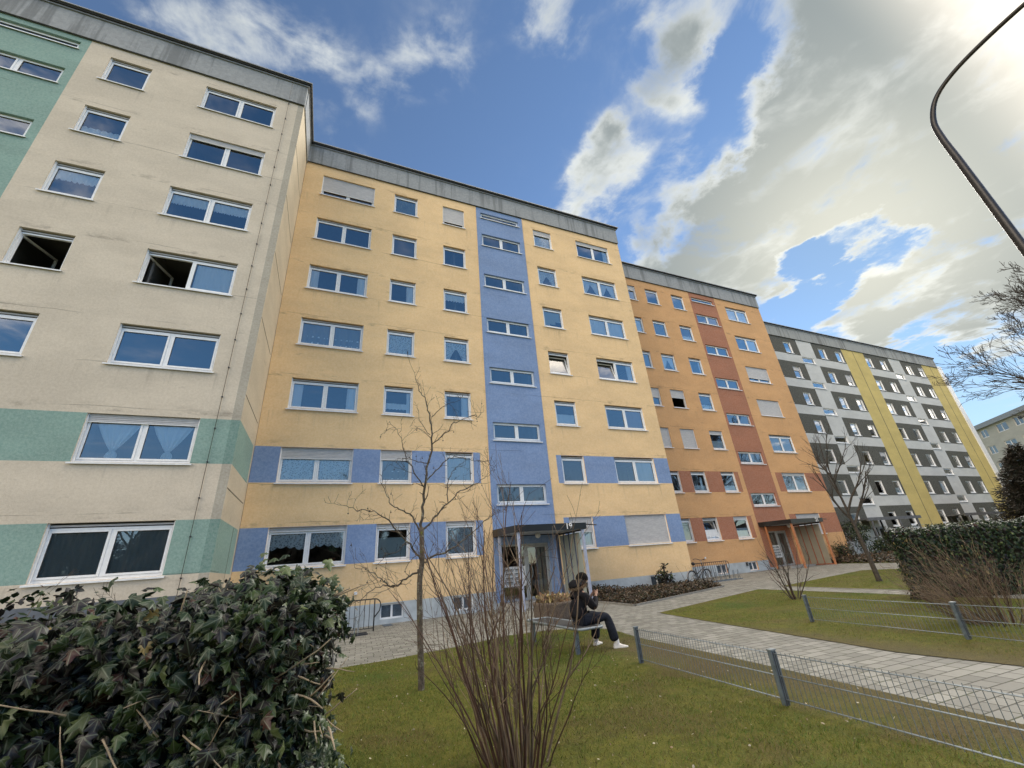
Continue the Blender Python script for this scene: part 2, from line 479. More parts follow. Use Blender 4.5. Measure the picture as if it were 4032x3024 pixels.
def curtain_mb(kind, w, h, dbl):
    mb = MB()
    top, bot = h - .13, .07
    scal = lambda k, a: (lambda u: bot + k * (top - bot) - a * abs(math.sin(u * math.pi * w / .16)))
    halves = [(.10, w / 2 - .05), (w / 2 + .05, w - .10)] if dbl else [(.10, w - .10)]
    if kind == 'full': wave_sheet(mb, .08, w - .08, top, bot, 'net')
    elif kind == 'sheer': wave_sheet(mb, .08, w - .08, top, bot, 'sheer', wl=.2)
    elif kind == 'lacefull':
        for a, b in halves: wave_sheet(mb, a, b, top, bot, 'lace')
    elif kind == 'valance':
        for a, b in halves: wave_sheet(mb, a - .03, b + .03, top, scal(.60, .06), 'net')
    elif kind == 'longvalance':
        for a, b in halves: wave_sheet(mb, a - .03, b + .03, top, lambda u: bot + (.36 + .22 * math.sin(u * 2.2 + .6)) * (top - bot) - .07 * abs(math.sin(u * 14)), 'lace')
    elif kind == 'cafe': wave_sheet(mb, .08, w - .08, bot + .50 * (top - bot), bot, 'net')
    elif kind == 'lowcafe':
        for a, b in halves: wave_sheet(mb, a - .02, b + .02, lambda u: bot + (.30 + .05 * abs(math.sin(u * 20))) * (top - bot), bot, 'net')
    elif kind == 'drapes':
        wave_sheet(mb, .08, .08 + .14 * w, top, bot, 'net', wl=.07); wave_sheet(mb, w - .08 - .14 * w, w - .08, top, bot, 'net', wl=.07)
    elif kind == 'rdrape': wave_sheet(mb, w - .42, w - .08, top, bot, 'net', wl=.07)
    elif kind == 'rhalf': wave_sheet(mb, w / 2 + .12, w - .08, top, bot, 'net', wl=.09)
    elif kind == 'pink':
        wave_sheet(mb, w / 2 + .1, w - .1, top, bot, 'drape', wl=.09); wave_sheet(mb, .09, .22, top, bot, 'drape', wl=.07)
    elif kind == 'tied':
        for a, b in halves: tied(mb, a + .10, b - .02, top, bot, 'net')
    elif kind == 'tiedsides':
        for a, b in halves:
            m_ = (a + b) / 2
            wave_sheet(mb, a, m_ + .02, top, lambda u: bot + u ** 1.6 * .8 * (top - bot), 'net')
            wave_sheet(mb, m_ - .02, b, top, lambda u: bot + (1 - u) ** 1.6 * .8 * (top - bot), 'net')
    elif kind == 'arch':
        wave_sheet(mb, .08, w - .08, top, lambda u: bot + max(.02, .62 - 2.6 * abs(u - .5) ** 1.3) * (top - bot) * (1 if abs(u - .5) < .36 else .3), 'lace')
    elif kind == 'lowblind': wave_sheet(mb, .09, w - .09, bot + .68 * (top - bot), bot, 'pblind', amp=.0)
    elif kind == 'stepblind':
        k = (w - .18) / 3
        for i, f_ in enumerate((.02, .20, .36)): wave_sheet(mb, .09 + k * i, .09 + k * (i + 1), top, bot + f_ * (top - bot), 'pblind', amp=0.0)
    elif kind == 'band':
        wave_sheet(mb, .08, w - .08, bot + .44 * (top - bot), scal(.22, .03), 'net'); wave_sheet(mb, w - .26, w - .08, top, bot, 'net', wl=.06)
    elif kind == 'bands':
        wave_sheet(mb, .08, w - .08, top, bot, 'sheer', wl=.22)
        for k_ in (.36, .10): wave_sheet(mb, .08, w - .08, lambda u: bot + (k_ + .04 + .02 * math.sin(u * 9)) * (top - bot), lambda u: bot + (k_ + .01 * math.sin(u * 60)) * (top - bot), 'net', y=.165)
    elif kind == 'greyblind':
        for a, b in halves: wave_sheet(mb, a - .03, b + .03, top, bot, 'blind', amp=.0)
    elif kind == 'vertical':
        for a, b in halves: wave_sheet(mb, a - .03, b + .03, top, bot, 'greynet', amp=.012, wl=.13)
    else: return None
    return mb

FR = .10      # frame setback behind the facade
_wm = {}
def ring(mb, x0, x1, z0, z1, t, y0, y1, mat, tb=None):
    tb = tb or t
    mb.box(x0, x0 + t, y0, y1, z0, z1, mat); mb.box(x1 - t, x1, y0, y1, z0, z1, mat)
    mb.box(x0 + t, x1 - t, y0, y1, z0, z0 + tb, mat, 'lr'); mb.box(x0 + t, x1 - t, y0, y1, z1 - t, z1, mat, 'lr')

def window_meshes(w, h, style, slot=True, op=''):
    key = (round(w, 2), round(h, 2), style, slot, op)
    if key in _wm: return _wm[key]
    fr, pn, sl = MB(), MB(), MB()
    top = h - (.115 if slot else 0.0)
    if slot:   # shutter box: dark slot, end slat, lower lip
        fr.box(0, w, FR + .05, FR + .09, top, h, 'slot')
        fr.box(.03, w - .03, FR - .02, FR + .02, top + .028, top + .072, 'shutter')
        for x in (0, w - .03): fr.box(x, x + .03, FR - .055, FR, top, h, 'sill')
    if slot:   # guide rails of the roller shutter
        fr.box(0, .035, FR - .06, FR - .003, 0, top, 'pvc'); fr.box(w - .035, w, FR - .06, FR - .003, 0, top, 'pvc')
    ring(fr, 0, w, 0, top, .05, FR, FR + .07, 'pvc', .07)
    cells = [(.05, w - .05)]
    if style == 'double':
        m = w / 2
        fr.box(m - .03, m + .03, FR - .002, FR + .068, .07, top - .05, 'pvc')
        cells = [(.05, m - .03), (m + .03, w - .05)]
    for i, (a, b) in enumerate(cells):
        z0, z1 = .07, top - .05
        isop = (op and i == 0)
        if isop: continue
        ring(fr, a + .004, b - .004, z0 + .004, z1 - .004, .05, FR - .012, FR + .05, 'pvc')
        # gasket line between sash and glass
        ring(fr, a + .054, b - .054, z0 + .054, z1 - .054, .006, FR + .002, FR + .03, 'gap')
        pn.face([(a + .054, FR + .02, z0 + .054), (b - .054, FR + .02, z0 + .054), (b - .054, FR + .02, z1 - .054), (a + .054, FR + .02, z1 - .054)], 'glass')
    ov = .055
    sl.obox((-ov, FR, -.012), (w + 2 * ov, 0, 0), (0, -(FR + .055), -.022), (0, 0, .012), 'sill')
    sl.box(-ov, w + ov, -.055, -.050, -.062, -.0345, 'sill')
    sash = None
    if op:
        a, b = cells[0]; z0, z1 = .07, top - .05
        ww, hh = b - a, z1 - z0
        sf, sp = MB(), MB()
        ring(sf, .004, ww - .004, .004, hh - .004, .05, -.012, .05, 'pvc')
        sp.face([(.054, .02, .054), (ww - .054, .02, .054), (ww - .054, .02, hh - .054), (.054, .02, hh - .054)], 'glass')
        sash = (sf.mesh('sash'), sp.mesh('pane'), (a, FR + .015, z0))
    _wm[key] = (fr.mesh('window'), pn.mesh('pane') if pn.f else None, sl.mesh('sill'), sash)
    return _wm[key]
_cm = {}
def put_window(parent, x, Y, z, w, h, style='single', cur=None, shut=0.0, op='', slot=True, label=None, sill=True, name='window'):
    fm, pm, sm, sash = window_meshes(w, h, style, slot, op)
    o = obj(name, fm, parent, (x, Y, z))
    if label: o['label'] = label
    if pm: obj('pane', pm, o)
    if sill: obj('sill', sm, o)
    if sash:
        s = obj('sash', sash[0], o, sash[2])
        # pane is a second part of the window that keeps the sash's tilt
        g = obj('pane', sash[1], o, sash[2])
        for e in (s, g):
            e.rotation_euler = (R(-11), 0, 0) if op == 'tilt' else (0, 0, R(72))
    if cur:
        k = (round(w, 2), round(h, 2), cur, style)
        if k not in _cm:
            mb = curtain_mb(cur, w, h, style == 'double')
            _cm[k] = mb.mesh('curtain') if mb else None
        if _cm[k]: obj('curtain', _cm[k], o)
    if shut:
        k = ('sh', round(w, 2), round(h, 2), shut)
        if k not in _cm:
            mb = MB(); z0 = max(.02, (h - .05) * (1 - shut))
            mb.box(.036, w - .036, FR - .045, FR - .025, z0, h - .01, 'shutter')
            mb.box(.04, w - .04, FR - .05, FR - .02, z0 - .022, z0, 'sill')
            _cm[k] = mb.mesh('shutter')
        obj('shutter', _cm[k], o)
    return o

def facade_grid(mb, x0, x1, z0, z1, Y, holes, regions, base, rev=.17, revmat=None):
    xs, zs = {x0, x1}, {z0, z1}
    for a, b, c, d_ in list(holes) + [r[:4] for r in regions]:
        for v_ in (a, b):
            if x0 < v_ < x1: xs.add(v_)
        for v_ in (c, d_):
            if z0 < v_ < z1: zs.add(v_)
    xs = sorted({round(v_, 4) for v_ in xs}); zs = sorted({round(v_, 4) for v_ in zs})
    for i in range(len(xs) - 1):
        for j in range(len(zs) - 1):
            cx, cz = (xs[i] + xs[i + 1]) / 2, (zs[j] + zs[j + 1]) / 2
            if any(a < cx < b and c < cz < d_ for a, b, c, d_ in holes): continue
            mt = base
            for a, b, c, d_, mm in regions:
                if a < cx < b and c < cz < d_: mt = mm
            mb.face([(xs[i], Y, zs[j]), (xs[i + 1], Y, zs[j]), (xs[i + 1], Y, zs[j + 1]), (xs[i], Y, zs[j + 1])], mt)
    for a, b, c, d_ in holes:
        cx, cz = (a + b) / 2, d_ + .02
        mt = base
        for ra, rb, rc, rd, mm in regions:
            if ra < cx < rb and rc < cz < rd: mt = mm
        mt = revmat or mt
        y2 = Y + rev
        mb.face([(a, Y, c), (a, y2, c), (a, y2, d_), (a, Y, d_)][::-1], mt)
        mb.face([(b, Y, c), (b, y2, c), (b, y2, d_), (b, Y, d_)], mt)
        mb.face([(a, Y, d_), (b, Y, d_), (b, y2, d_), (a, y2, d_)][::-1], mt)
        mb.face([(a, Y, c), (b, Y, c), (b, y2, c), (a, y2, c)], mt)

def shell(parent, x0, x1, Y, depth, zt, side_mat, front_y2=.17):
    """floors, back wall, side walls and roof behind a facade"""
    mb = MB()
    mb.box(x0 + .01, x1 - .01, Y + 3.2, Y + 3.3, 0, zt - .3, 'inner')
    for k in range(0, 8):
        z = .72 + 2.8 * k
        if z < zt - .5: mb.box(x0 + .01, x1 - .01, Y + .175, Y + 3.19, z, z + .2, 'inner')
    nx = max(2, int((x1 - x0) / 3.4))
    for i in range(1, nx):
        x = x0 + (x1 - x0) * i / nx
        mb.box(x, x + .1, Y + .36, Y + 3.19, .93, zt - .4, 'inner')
    mb.build('interior', parent)
    mb = MB()
    mb.box(x0, x0 + .14, Y + .0, Y + depth, -.3, zt, side_mat, 'f'); mb.box(x1 - .14, x1, Y + .0, Y + depth, -.3, zt, side_mat, 'f')
    mb.box(x0 + .14, x1 - .14, Y + depth - .2, Y + depth, -.3, zt, side_mat)
    mb.build('outer_wall', parent)
    mb = MB(); mb.box(x0 + .1, x1 - .1, Y + .2, Y + depth - .21, zt - .25, zt - .1, 'roof'); mb.build('roof', parent)
def parapet(parent, x0, x1, Y, depth, zb, zt, mat, sides=True):
    mb = MB()
    mb.box(x0 - .02, x1 + .02, Y - .07, Y + .13, zb, zt - .20, mat)
    mb.box(x0 - .02, x1 + .02, Y - .055, Y - .05, zb - .03, zb, 'slot')
    mb.box(x1 - .14, x1 + .05, Y + .13, Y + depth, zb, zt - .20, mat)
    mb.box(x0 - .05, x0 + .14, Y + .13, Y + depth, zb, zt - .20, mat)
    mb.build('parapet', parent)
    mb = MB()
    for a, b, o_ in ((zt - .20, zt - .13, .09), (zt - .13, zt - .05, .14), (zt - .05, zt, .19)):
        m_ = 'coping' if o_ != .14 else 'slot'
        mb.box(x0 - o_, x1 + o_, Y - o_ - .03, Y + .25, a, b, m_)
        mb.box(x1 - .2, x1 + o_, Y + .25, Y + depth, a, b, m_)
        mb.box(x0 - o_, x0 + .2, Y + .25, Y + depth, a, b, m_)
    mb.build('coping', parent)

# ------------------------------------------------------------------ apartment blocks
YA, YB, YC, YD = 13.68, 16.60, 19.45, 22.64
SH = 2.8
BTYPE = 'building'

def stair_holes(x0, x1, slit=True):
    hs = [(x0, x1, 3.90 + SH * k, 4.73 + SH * k) for k in range(6)]
    if slit: hs.append((x0, x1, 19.93, 20.33))
    return hs
def stair_windows(parent, x0, x1, Y, cur=None):
    for k in range(6):
        put_window(parent, x0, Y, 3.90 + SH * k, x1 - x0, .83, 'double', slot=False, cur=(cur or {}).get(k))
    put_window(parent, x0, Y, 19.93, x1 - x0, .40, 'single', slot=False)

# ---- cream block with teal bands (nearest, left)
A = thing('apartment_building', 'cream seven storey apartment block with teal bands and teal stair strip, nearest of all', BTYPE, (0, 0, 0))
ax0, ax1 = -30.0, -2.70
wzA = lambda k: 1.91 + SH * k
Hw = 1.31
holes, regs = [], []
colsA = [(-6.16, -3.68, 'double'), (-9.15, -7.90, 'single')]
for k in range(7):
    for a, b, s in colsA: holes.append((a, b, wzA(k), wzA(k) + Hw))
holes += stair_holes(-12.45, -10.08)
regs.append((-13.0, -9.83, 1.43, 20.6, 'teal'))
for k in (0, 1):
    regs.append((-9.50, ax1, wzA(k), wzA(k) + Hw, 'teal'))
regs.append((-2.93, ax1, 1.43, 20.6, 'corner'))
for k in (0, 1): regs.append((-2.93, ax1, wzA(k), wzA(k) + Hw, 'cornerteal'))
regs.append((ax0, ax1, -.3, 1.43, 'slate'))
mb = MB()
facade_grid(mb, ax0, ax1, -.3, 20.62, YA, holes, regs, 'cream')
mb.build('front_wall', A)
shell(A, ax0, ax1 - .012, YA, 12, 20.9, 'side')
parapet(A, ax0, ax1, YA, 12, 20.6, 22.02, 'parapet')
curA = {6: (None, 0, ''), 5: (None, .14, ''), 4: ('valance', 0, ''), 3: ('rhalf', 0, 'open'), 2: ('greyblind', 0, ''), 1: ('tied', .13, ''), 0: ('vertical', 0, '')}
curAu = {6: (None, 0, ''), 5: ('lowcafe', 0, ''), 4: ('valance', 0, ''), 3: (None, 0, 'open'), 2: ('greyblind', 0, ''), 1: (None, 0, ''), 0: ('net', 0, '')}
for k in range(7):
    c, s, o_ = curA[k]
    put_window(A, -6.16, YA, wzA(k), 2.48, Hw, 'double', c, s, o_, label='window with its left casement standing open' if o_ else None)
    c, s, o_ = curAu[k]
    put_window(A, -9.15, YA, wzA(k), 1.25, Hw, 'single', c, s, o_, label='small window standing wide open' if o_ else None)
stair_windows(A, -12.45, -10.08, YA)
# end wall towards the yellow block: bands, slab joints, corner strip
mb = MB()
ys = YA + .001
zj = [6.85 - SH * 2 + SH * i for i in range(0, 7)]
def side_quad(z0, z1, y0, y1, mat, x=ax1): mb.face([(x, y0, z0), (x, y1, z0), (x, y1, z1), (x, y0, z1)], mat)
zs_ = sorted(set([-.3, 1.43, wzA(0), wzA(0) + Hw, wzA(1), wzA(1) + Hw, 20.62]))
for i in range(len(zs_) - 1):
    zc = (zs_[i] + zs_[i + 1]) / 2
    mt = 'teal' if (wzA(0) < zc < wzA(0) + Hw or wzA(1) < zc < wzA(1) + Hw) else ('slate' if zc < 1.43 else 'side')
    side_quad(zs_[i], zs_[i + 1], YA, YA + 2.72, mt)
side_quad(-.3, 20.62, YA + 2.72, YB + .3, 'side')
mb.build('side_wall', A)
mb = MB()
for z in zj: mb.box(ax1 + .001, ax1 + .006, YA + .02, YA + 2.72, z - .012, z + .012, 'joint')
mb.box(ax1 + .001, ax1 + .005, YA + 1.95, YA + 1.965, 1.4, 3.2, 'joint')
mb.build('panel_joint', A)
mb = MB()
wx = -3.28
mb.tube([(wx, YA - .035, 1.2), (wx, YA - .035, 20.6), (wx, YA - .14, 20.9), (wx, YA - .14, 21.7)], .007, 'darkmetal', 5)
for i in range(20):
    z = 1.8 + .98 * i
    if z < 20.5: mb.box(wx - .018, wx + .018, YA - .05, YA, z, z + .03, 'darkmetal')
mb.build('lightning_conductor', A)

# ---- yellow block with blue stair strip
B = thing('apartment_building', 'yellow seven storey apartment block with blue bands, blue stair strip and the canopy numbered 19', BTYPE)
bx0, bx1 = -2.688, 16.11
wz = lambda k: 1.98 + SH * k
colsB = [('w', -1.86, 2.47, 'double'), ('x', 1.61, 1.22, 'single'), ('y', 4.20, 1.22, 'single'), ('u', 9.73, 1.23, 'single'), ('v', 12.72, 2.47, 'double')]
holes, regs = [], []
for k in range(7):
    for n_, a, ww, s in colsB: holes.append((a, a + ww, wz(k), wz(k) + 1.29))
holes += stair_holes(6.41, 8.78)
doorB = (6.45, 8.61, .25, 2.30)
holes.append(doorB)
bas = [(1.88, 2.67, .16, .63), (4.44, 5.23, .16, .63), (13.58, 14.35, .15, .63)]
regs.append((6.13, 9.05, .25, 20.72, 'blue'))
for k in (0, 1):
    regs += [(bx0, 5.73, wz(k), wz(k) + 1.30, 'blue'), (9.46, bx1, wz(k), wz(k) + 1.30, 'blue')]
regs.append((bx0, bx1, -.3, .25, 'plinth')); regs.append((bx0, 6.13, -.3, .66, 'plinth')); regs.append((9.05, bx1, -.3, .66, 'plinth'))
holes += bas
mb = MB(); facade_grid(mb, bx0, bx1, -.3, 20.72, YB, holes, regs, 'yellow'); mb.build('front_wall', B)
shell(B, bx0, bx1, YB, 12, 20.95, 'yellow')
parapet(B, bx0 + .03, bx1, YB, 12, 20.71, 22.06, 'parapet')
specB = {
 'w': {6: (None, .74, ''), 5: (None, 0, ''), 4: ('drapes', 0, ''), 3: ('bands', 0, ''), 2: ('drapes', 0, ''), 1: ('lacefull', .28, ''), 0: ('longvalance', .06, '')},
 'x': {6: ('vertical', 0, ''), 5: (None, 0, ''), 4: ('rdrape', 0, ''), 3: ('lacefull', 0, ''), 2: ('band', 0, ''), 1: ('bands', .26, ''), 0: ('lowblind', .05, '')},
 'y': {6: (None, .80, ''), 5: (None, 0, ''), 4: ('valance', 0, ''), 3: ('arch', 0, ''), 2: ('rdrape', 0, ''), 1: ('full', 0, ''), 0: ('lacefull', .04, '')},
 'u': {6: ('lacefull', .24, ''), 5: ('arch', 0, ''), 4: ('stepblind', 0, ''), 3: (None, 0, 'tilt'), 2: ('cafe', 0, ''), 1: (None, 0, ''), 0: ('full', .45, '')},
 'v': {6: ('rdrape', .17, ''), 5: ('tiedsides', 0, ''), 4: ('full', 0, ''), 3: ('rdrape', 0, 'tilt'), 2: ('pink', 0, ''), 1: ('rhalf', 0, ''), 0: (None, .97, '')}}
for n_, a, ww, s in colsB:
    for k in range(7):
        c, sh_, o_ = specB[n_][k]
        put_window(B, a, YB, wz(k), ww, 1.29, s, c, sh_, o_, label='tilted open window' if o_ else ('window behind a lowered roller shutter' if sh_ > .7 else None))
stair_windows(B, 6.41, 8.78, YB)
def basement_window(parent, a, b, c, d_, Y):
    mb = MB(); w_, h_ = b - a, d_ - c
    ring(mb, 0, w_, 0, h_, .05, .08, .12, 'white')
    mb.box(w_ / 2 - .035, w_ / 2 + .035, .078, .118, .05, h_ - .05, 'white')
    o = obj('basement_window', mb.mesh('basement_window'), parent, (a, Y, c))
    mb = MB()
    for i in range(int(h_ / .03)): mb.box(.05, w_ - .05, .10, .106, .04 + i * .03, .06 + i * .03, 'galv')
    mb.box(.05, w_ - .05, .112, .116, .04, h_ - .04, 'slot')
    obj('mesh_grille', mb.mesh('mesh_grille'), o)
for q_ in bas: basement_window(B, *q_, YB)
mb = MB(); mb.box(1.0, 1.1, YB - .06, YB - .002, 1.0, 1.09, 'white'); mb.build('outdoor_socket', B)
# bollard pot on a sill
def entrance_door(parent, x0, x1, z0, z1, Y, fm='doorgrey'):
    w_, h_ = x1 - x0, z1 - z0
    o = obj('entrance_door', None, parent, (x0, Y, z0))
    fr = MB()
    s1 = w_ * .50
    ring(fr, 0, w_, 0, h_, .07, .10, .17, fm)
    fr.box(s1 - .05, s1 + .05, .09, .16, .07, h_ - .07, fm)
    ring(fr, s1 + .055, w_ - .075, .02, h_ - .08, .07, .085, .13, fm)
    obj('door_frame', fr.mesh('door_frame'), o)
    pn = MB()
    for a, b, c, d_ in ((.07, s1 - .05, 1.22, h_ - .07), (.07, s1 - .05, .07, .50), (s1 + .12, w_ - .14, .09, h_ - .15)):
        pn.face([(a, .12, c), (b, .12, c), (b, .12, d_), (a, .12, d_)], 'glass')
    obj('pane', pn.mesh('pane'), o)
    ml = MB()
    ml.box(.07, s1 - .05, .07, .16, .50, 1.22, 'white')
    for i in range(4):
        for j in range(2):
            x_ = .13 + j * (s1 - .24) / 2; z_ = .58 + .15 * i
            ml.box(x_, x_ + .34, .062, .07, z_, z_ + .11, 'doorgrey')
            ml.box(x_ + .03, x_ + .31, .058, .062, z_ + .07, z_ + .09, 'slot')
    obj('letterbox_panel', ml.mesh('letterbox_panel'), o)
    hb = MB()
    pts = [(s1 + .09 + .16 * math.sin(a), .02 - .0 * a, 1.0 + .28 * math.cos(a)) for a in [math.pi * i / 14 for i in range(15)]]
    hb.tube(pts, .016, 'galvl', 6)
    hb.box(s1 + .08, s1 + .10, .02, .09, 1.27, 1.29, 'galvl'); hb.box(s1 + .08, s1 + .10, .02, .09, .71, .73, 'galvl')
    obj('handle', hb.mesh('handle'), o)
    st = MB(); st.box(-.2, w_ + .1, -1.1, .16, -z0 + gz(x0) - .05, -.001, 'concrete'); obj('doorstep', st.mesh('doorstep'), o)
entrance_door(B, *doorB, YB)
# thin blue returns at the recessed strip edges
mb = MB(); mb.box(6.10, 6.135, YB - .015, YB, 2.9, 20.7, 'yellow'); mb.box(9.05, 9.075, YB - .015, YB, 2.9, 20.7, 'yellow'); mb.build('render_edge', B)

# ---- orange block with rust stair strip
Cc = thing('apartment_building', 'orange seven storey apartment block with rust red bands and the canopy numbered 21', BTYPE)
cx0, cx1 = 16.122, 33.32
wzC = lambda k: 2.01 + SH * k
colsC = [('w', 17.11, 2.47, 'double'), ('x', 20.52, 1.22, 'single'), ('y', 23.09, 1.22, 'single'), ('v', 28.95, 2.49, 'double')]
holes, regs = [], []
for k in range(7):
    for n_, a, ww, s in colsC: holes.append((a, a + ww, wzC(k), wzC(k) + 1.30))
holes += stair_holes(25.26, 27.63)
doorC = (25.60, 27.55, .27, 2.32)
holes.append(doorC)
basC = [(20.73, 21.52, .22, .70), (23.31, 24.06, .22, .69)]
holes += basC
regs.append((25.05, 27.89, .27, 20.77, 'rust'))
for k in (0, 1):
    regs += [(cx0, 24.68, wzC(k), wzC(k) + 1.31, 'rust'), (28.28, cx1, wzC(k), wzC(k) + 1.31, 'rust')]
regs.append((cx0, cx1, -.3, .27, 'plinth')); regs.append((cx0, 25.05, -.3, .71, 'plinth'))
mb = MB(); facade_grid(mb, cx0, cx1, -.3, 20.77, YC, holes, regs, 'orange'); mb.build('front_wall', Cc)
shell(Cc, cx0, cx1, YC, 12, 21.0, 'orange')
parapet(Cc, cx0, cx1, YC, 12, 20.76, 22.11, 'parapet')
specC = {
 'w': {6: ('sheer', .3, ''), 5: ('full', 0, ''), 4: ('sheer', 0, ''), 3: (None, .5, ''), 2: (None, .97, ''), 1: (None, 0, ''), 0: ('vertical', 0, '')},
 'x': {6: (None, 0, ''), 5: ('sheer', 0, ''), 4: ('tiedsides', 0, ''), 3: (None, .42, 'open'), 2: (None, .97, ''), 1: ('lowcafe', 0, ''), 0: ('cafe', 0, 'tilt')},
 'y': {6: ('sheer', 0, ''), 5: ('lowcafe', 0, ''), 4: ('drapes', 0, ''), 3: ('lowcafe', 0, ''), 2: ('cafe', .16, ''), 1: ('lowcafe', 0, ''), 0: ('cafe', .05, '')},
 'v': {6: ('full', 0, ''), 5: ('rhalf', 0, ''), 4: (None, .74, ''), 3: (None, .97, ''), 2: (None, 0, ''), 1: (None, .08, ''), 0: (None, .97, '')}}
for n_, a, ww, s in colsC:
    for k in range(7):
        c, sh_, o_ = specC[n_][k]
        put_window(Cc, a, YC, wzC(k), ww, 1.30, s, c, sh_, o_, label='tilted open window' if o_ else ('window behind a lowered roller shutter' if sh_ > .7 else None))
stair_windows(Cc, 25.26, 27.63, YC)
for q_ in basC: basement_window(Cc, *q_, YC)
mb = MB(); mb.box(23.08, 23.2, YC - .06, YC - .002, .50, .69, 'darkmetal'); mb.build('wall_vent', Cc)
mb = MB(); mb.box(19.93, 20.02, YC - .06, YC - .002, 1.08, 1.17, 'white'); mb.build('outdoor_socket', Cc)
entrance_door(Cc, *doorC, YC)

# ---- charcoal and grey block with mustard strips
Dd = thing('apartment_building', 'charcoal and pale grey chequered apartment block with mustard strips, behind the right hedge', BTYPE)
ex0, ex1 = 33.332, 70.42
holes, regs = [], []
narrow = [34.9, 37.65, 40.65, 46.15, 49.0, 54.49, 57.33, 62.73, 65.43]
stD = [(42.80, 44.72), (59.46, 61.2)]
for k in range(7):
    for a in narrow:
        holes.append((a, a + 1.08, 2.25 + SH * k, 3.50 + SH * k))
    for a, b, in ((33.332, 42.80), (45.22, 50.40), (54.47, 59.40), (61.80, 66.68)):
        regs.append((a, b, 2.12 + SH * k, 4.03 + SH * k if k < 6 else 20.83, 'dgrey'))
for a, b in stD:
    for k in range(6): holes.append((a, b, 4.17 + SH * k, 4.83 + SH * k))
regs += [(50.40, 54.47, .9, 20.83, 'mustard'), (66.68, ex1, .9, 20.83, 'mustard')]
doorD = (42.9, 44.9, .35, 2.30)
doorD2 = (59.5, 61.4, .5, 2.40)
holes += [doorD, doorD2]
mb = MB(); facade_grid(mb, ex0, ex1, -.3, 20.83, YD, holes, regs, 'lgrey', .17, 'pvc'); mb.build('front_wall', Dd)
shell(Dd, ex0, ex1, YD, 12, 21.1, 'lgrey')
parapet(Dd, ex0, ex1, YD, 12, 20.82, 22.19, 'parapet_d')
for i, a in enumerate(narrow):
    for k in range(7):
        h_ = (i * 7 + k * 5) % 11
        cur_ = {0: 'cafe', 3: 'full', 5: 'lowcafe', 8: 'sheer'}.get(h_)
        sh_ = {(4, 5): .6, (8, 4): .25, (8, 6): .3, (2, 5): .3, (4, 2): .3, (8, 2): .4}.get((i, k), 0)
        put_window(Dd, a, YD, 2.25 + SH * k, 1.08, 1.25, 'single', cur_, sh_, slot=False)
for a, b in stD:
    for k in range(6): put_window(Dd, a, YD, 4.17 + SH * k, b - a, .66, 'single', slot=False)
entrance_door(Dd, *doorD, YD); entrance_door(Dd, *doorD2, YD)
for x in (52.45, 68.6):
    mb = MB(); mb.box(x, x + .05, YD - .012, YD, .95, 20.8, 'joint'); mb.build('panel_joint', Dd)
mb = MB(); mb.box(ex1 + .002, ex1 + .95, YD - .10, YD + 1.0, .6, 21.0, 'white'); mb.build('end_cladding', Dd)

# ---- far cream block closing the view
Ee = thing('apartment_building', 'distant cream apartment block with blue tinted windows beyond the large bare tree', BTYPE, (100, 32.1, 0))
dirE = Vector((92 - 100, 23.4 - 32.1, 0)).normalized()
Ee.rotation_euler = (0, 0, math.atan2(dirE.y, dirE.x))
# local +X runs along the facade; outward face is local -Y ... (towards the camera)
mb = MB(); hs = []
Lx = 40.0
for k in range(6):
    for i in range(10):
        hs.append((1.5 + 3.9 * i, 3.2 + 3.9 * i + (.7 if i % 3 == 1 else 0), 1.6 + 2.7 * k, 2.9 + 2.7 * k))
facade_grid(mb, -6, Lx, 0, 16.6, 0, hs, [], 'farcream')
mb.build('front_wall', Ee)
mb = MB(); mb.box(-6, Lx, .2, 10, 0, 16.5, 'farcream', 'f'); mb.build('outer_wall', Ee)
mb = MB(); mb.box(-6.3, Lx + .3, -.5, 10.3, 16.6, 17.3, 'coping'); mb.build('roof', Ee)
for a, b, c, d_ in hs:
    put_window(Ee, a, 0, c, b - a, d_ - c, 'double', slot=False, sill=False)

# ------------------------------------------------------------------ ground
def mk_lawn(name, thin=False):
    m, t = newmat(name)
    p = objco(t)
    x, y, z = t.sep(p)
    n1_ = t.noise(p, 1.1, 5, .6); n2_ = t.noise(p, 6.0, 6, .7); n3_ = t.noise(p, 60, 4, .7); n4_ = t.noise(p, .35, 3)
    c = t.mix(t.ss(n2_, .32, .68), (.090, .105, .016), (.155, .148, .028))
    c = t.mix(t.ss(n1_, .44, .66, 0, .7), c, (.115, .088, .032))
    c = t.mix(t.ss(n4_, .50, .66, 0, .8), c, (.060, .105, .016))
    # worn strips beside the fences: brown, thin turf
    wn = t.m('MULTIPLY_ADD', t.m('SUBTRACT', n1_, .5), 1.3, t.m('MULTIPLY', t.m('SUBTRACT', n2_, .5), .8))
    wn = t.m('MULTIPLY_ADD', t.m('SUBTRACT', n3_, .5), .6, wn)
    w1 = t.ss(t.m('ADD', x, wn), 4.1, 4.9)
    w1 = t.m('MULTIPLY', w1, t.ss(t.m('ADD', x, wn), 8.0, 7.0))
    w1 = t.m('MULTIPLY', w1, t.ss(y, 9.5, 6.5))
    c = t.mix(t.m('MULTIPLY', w1, .7), c, (.115, .086, .050))
    c = t.mix(t.ss(n3_, .35, .65), mixcol((.5, .5, .5), .0) if False else t.mix(.35, c, (.022, .022, .008)), c)
    nb = t.bump(t.m('MULTIPLY_ADD', n3_, .7, n2_), .9, .03)
    return finish(m, t, bsdf(t, c, .95, nb, 0, .15))
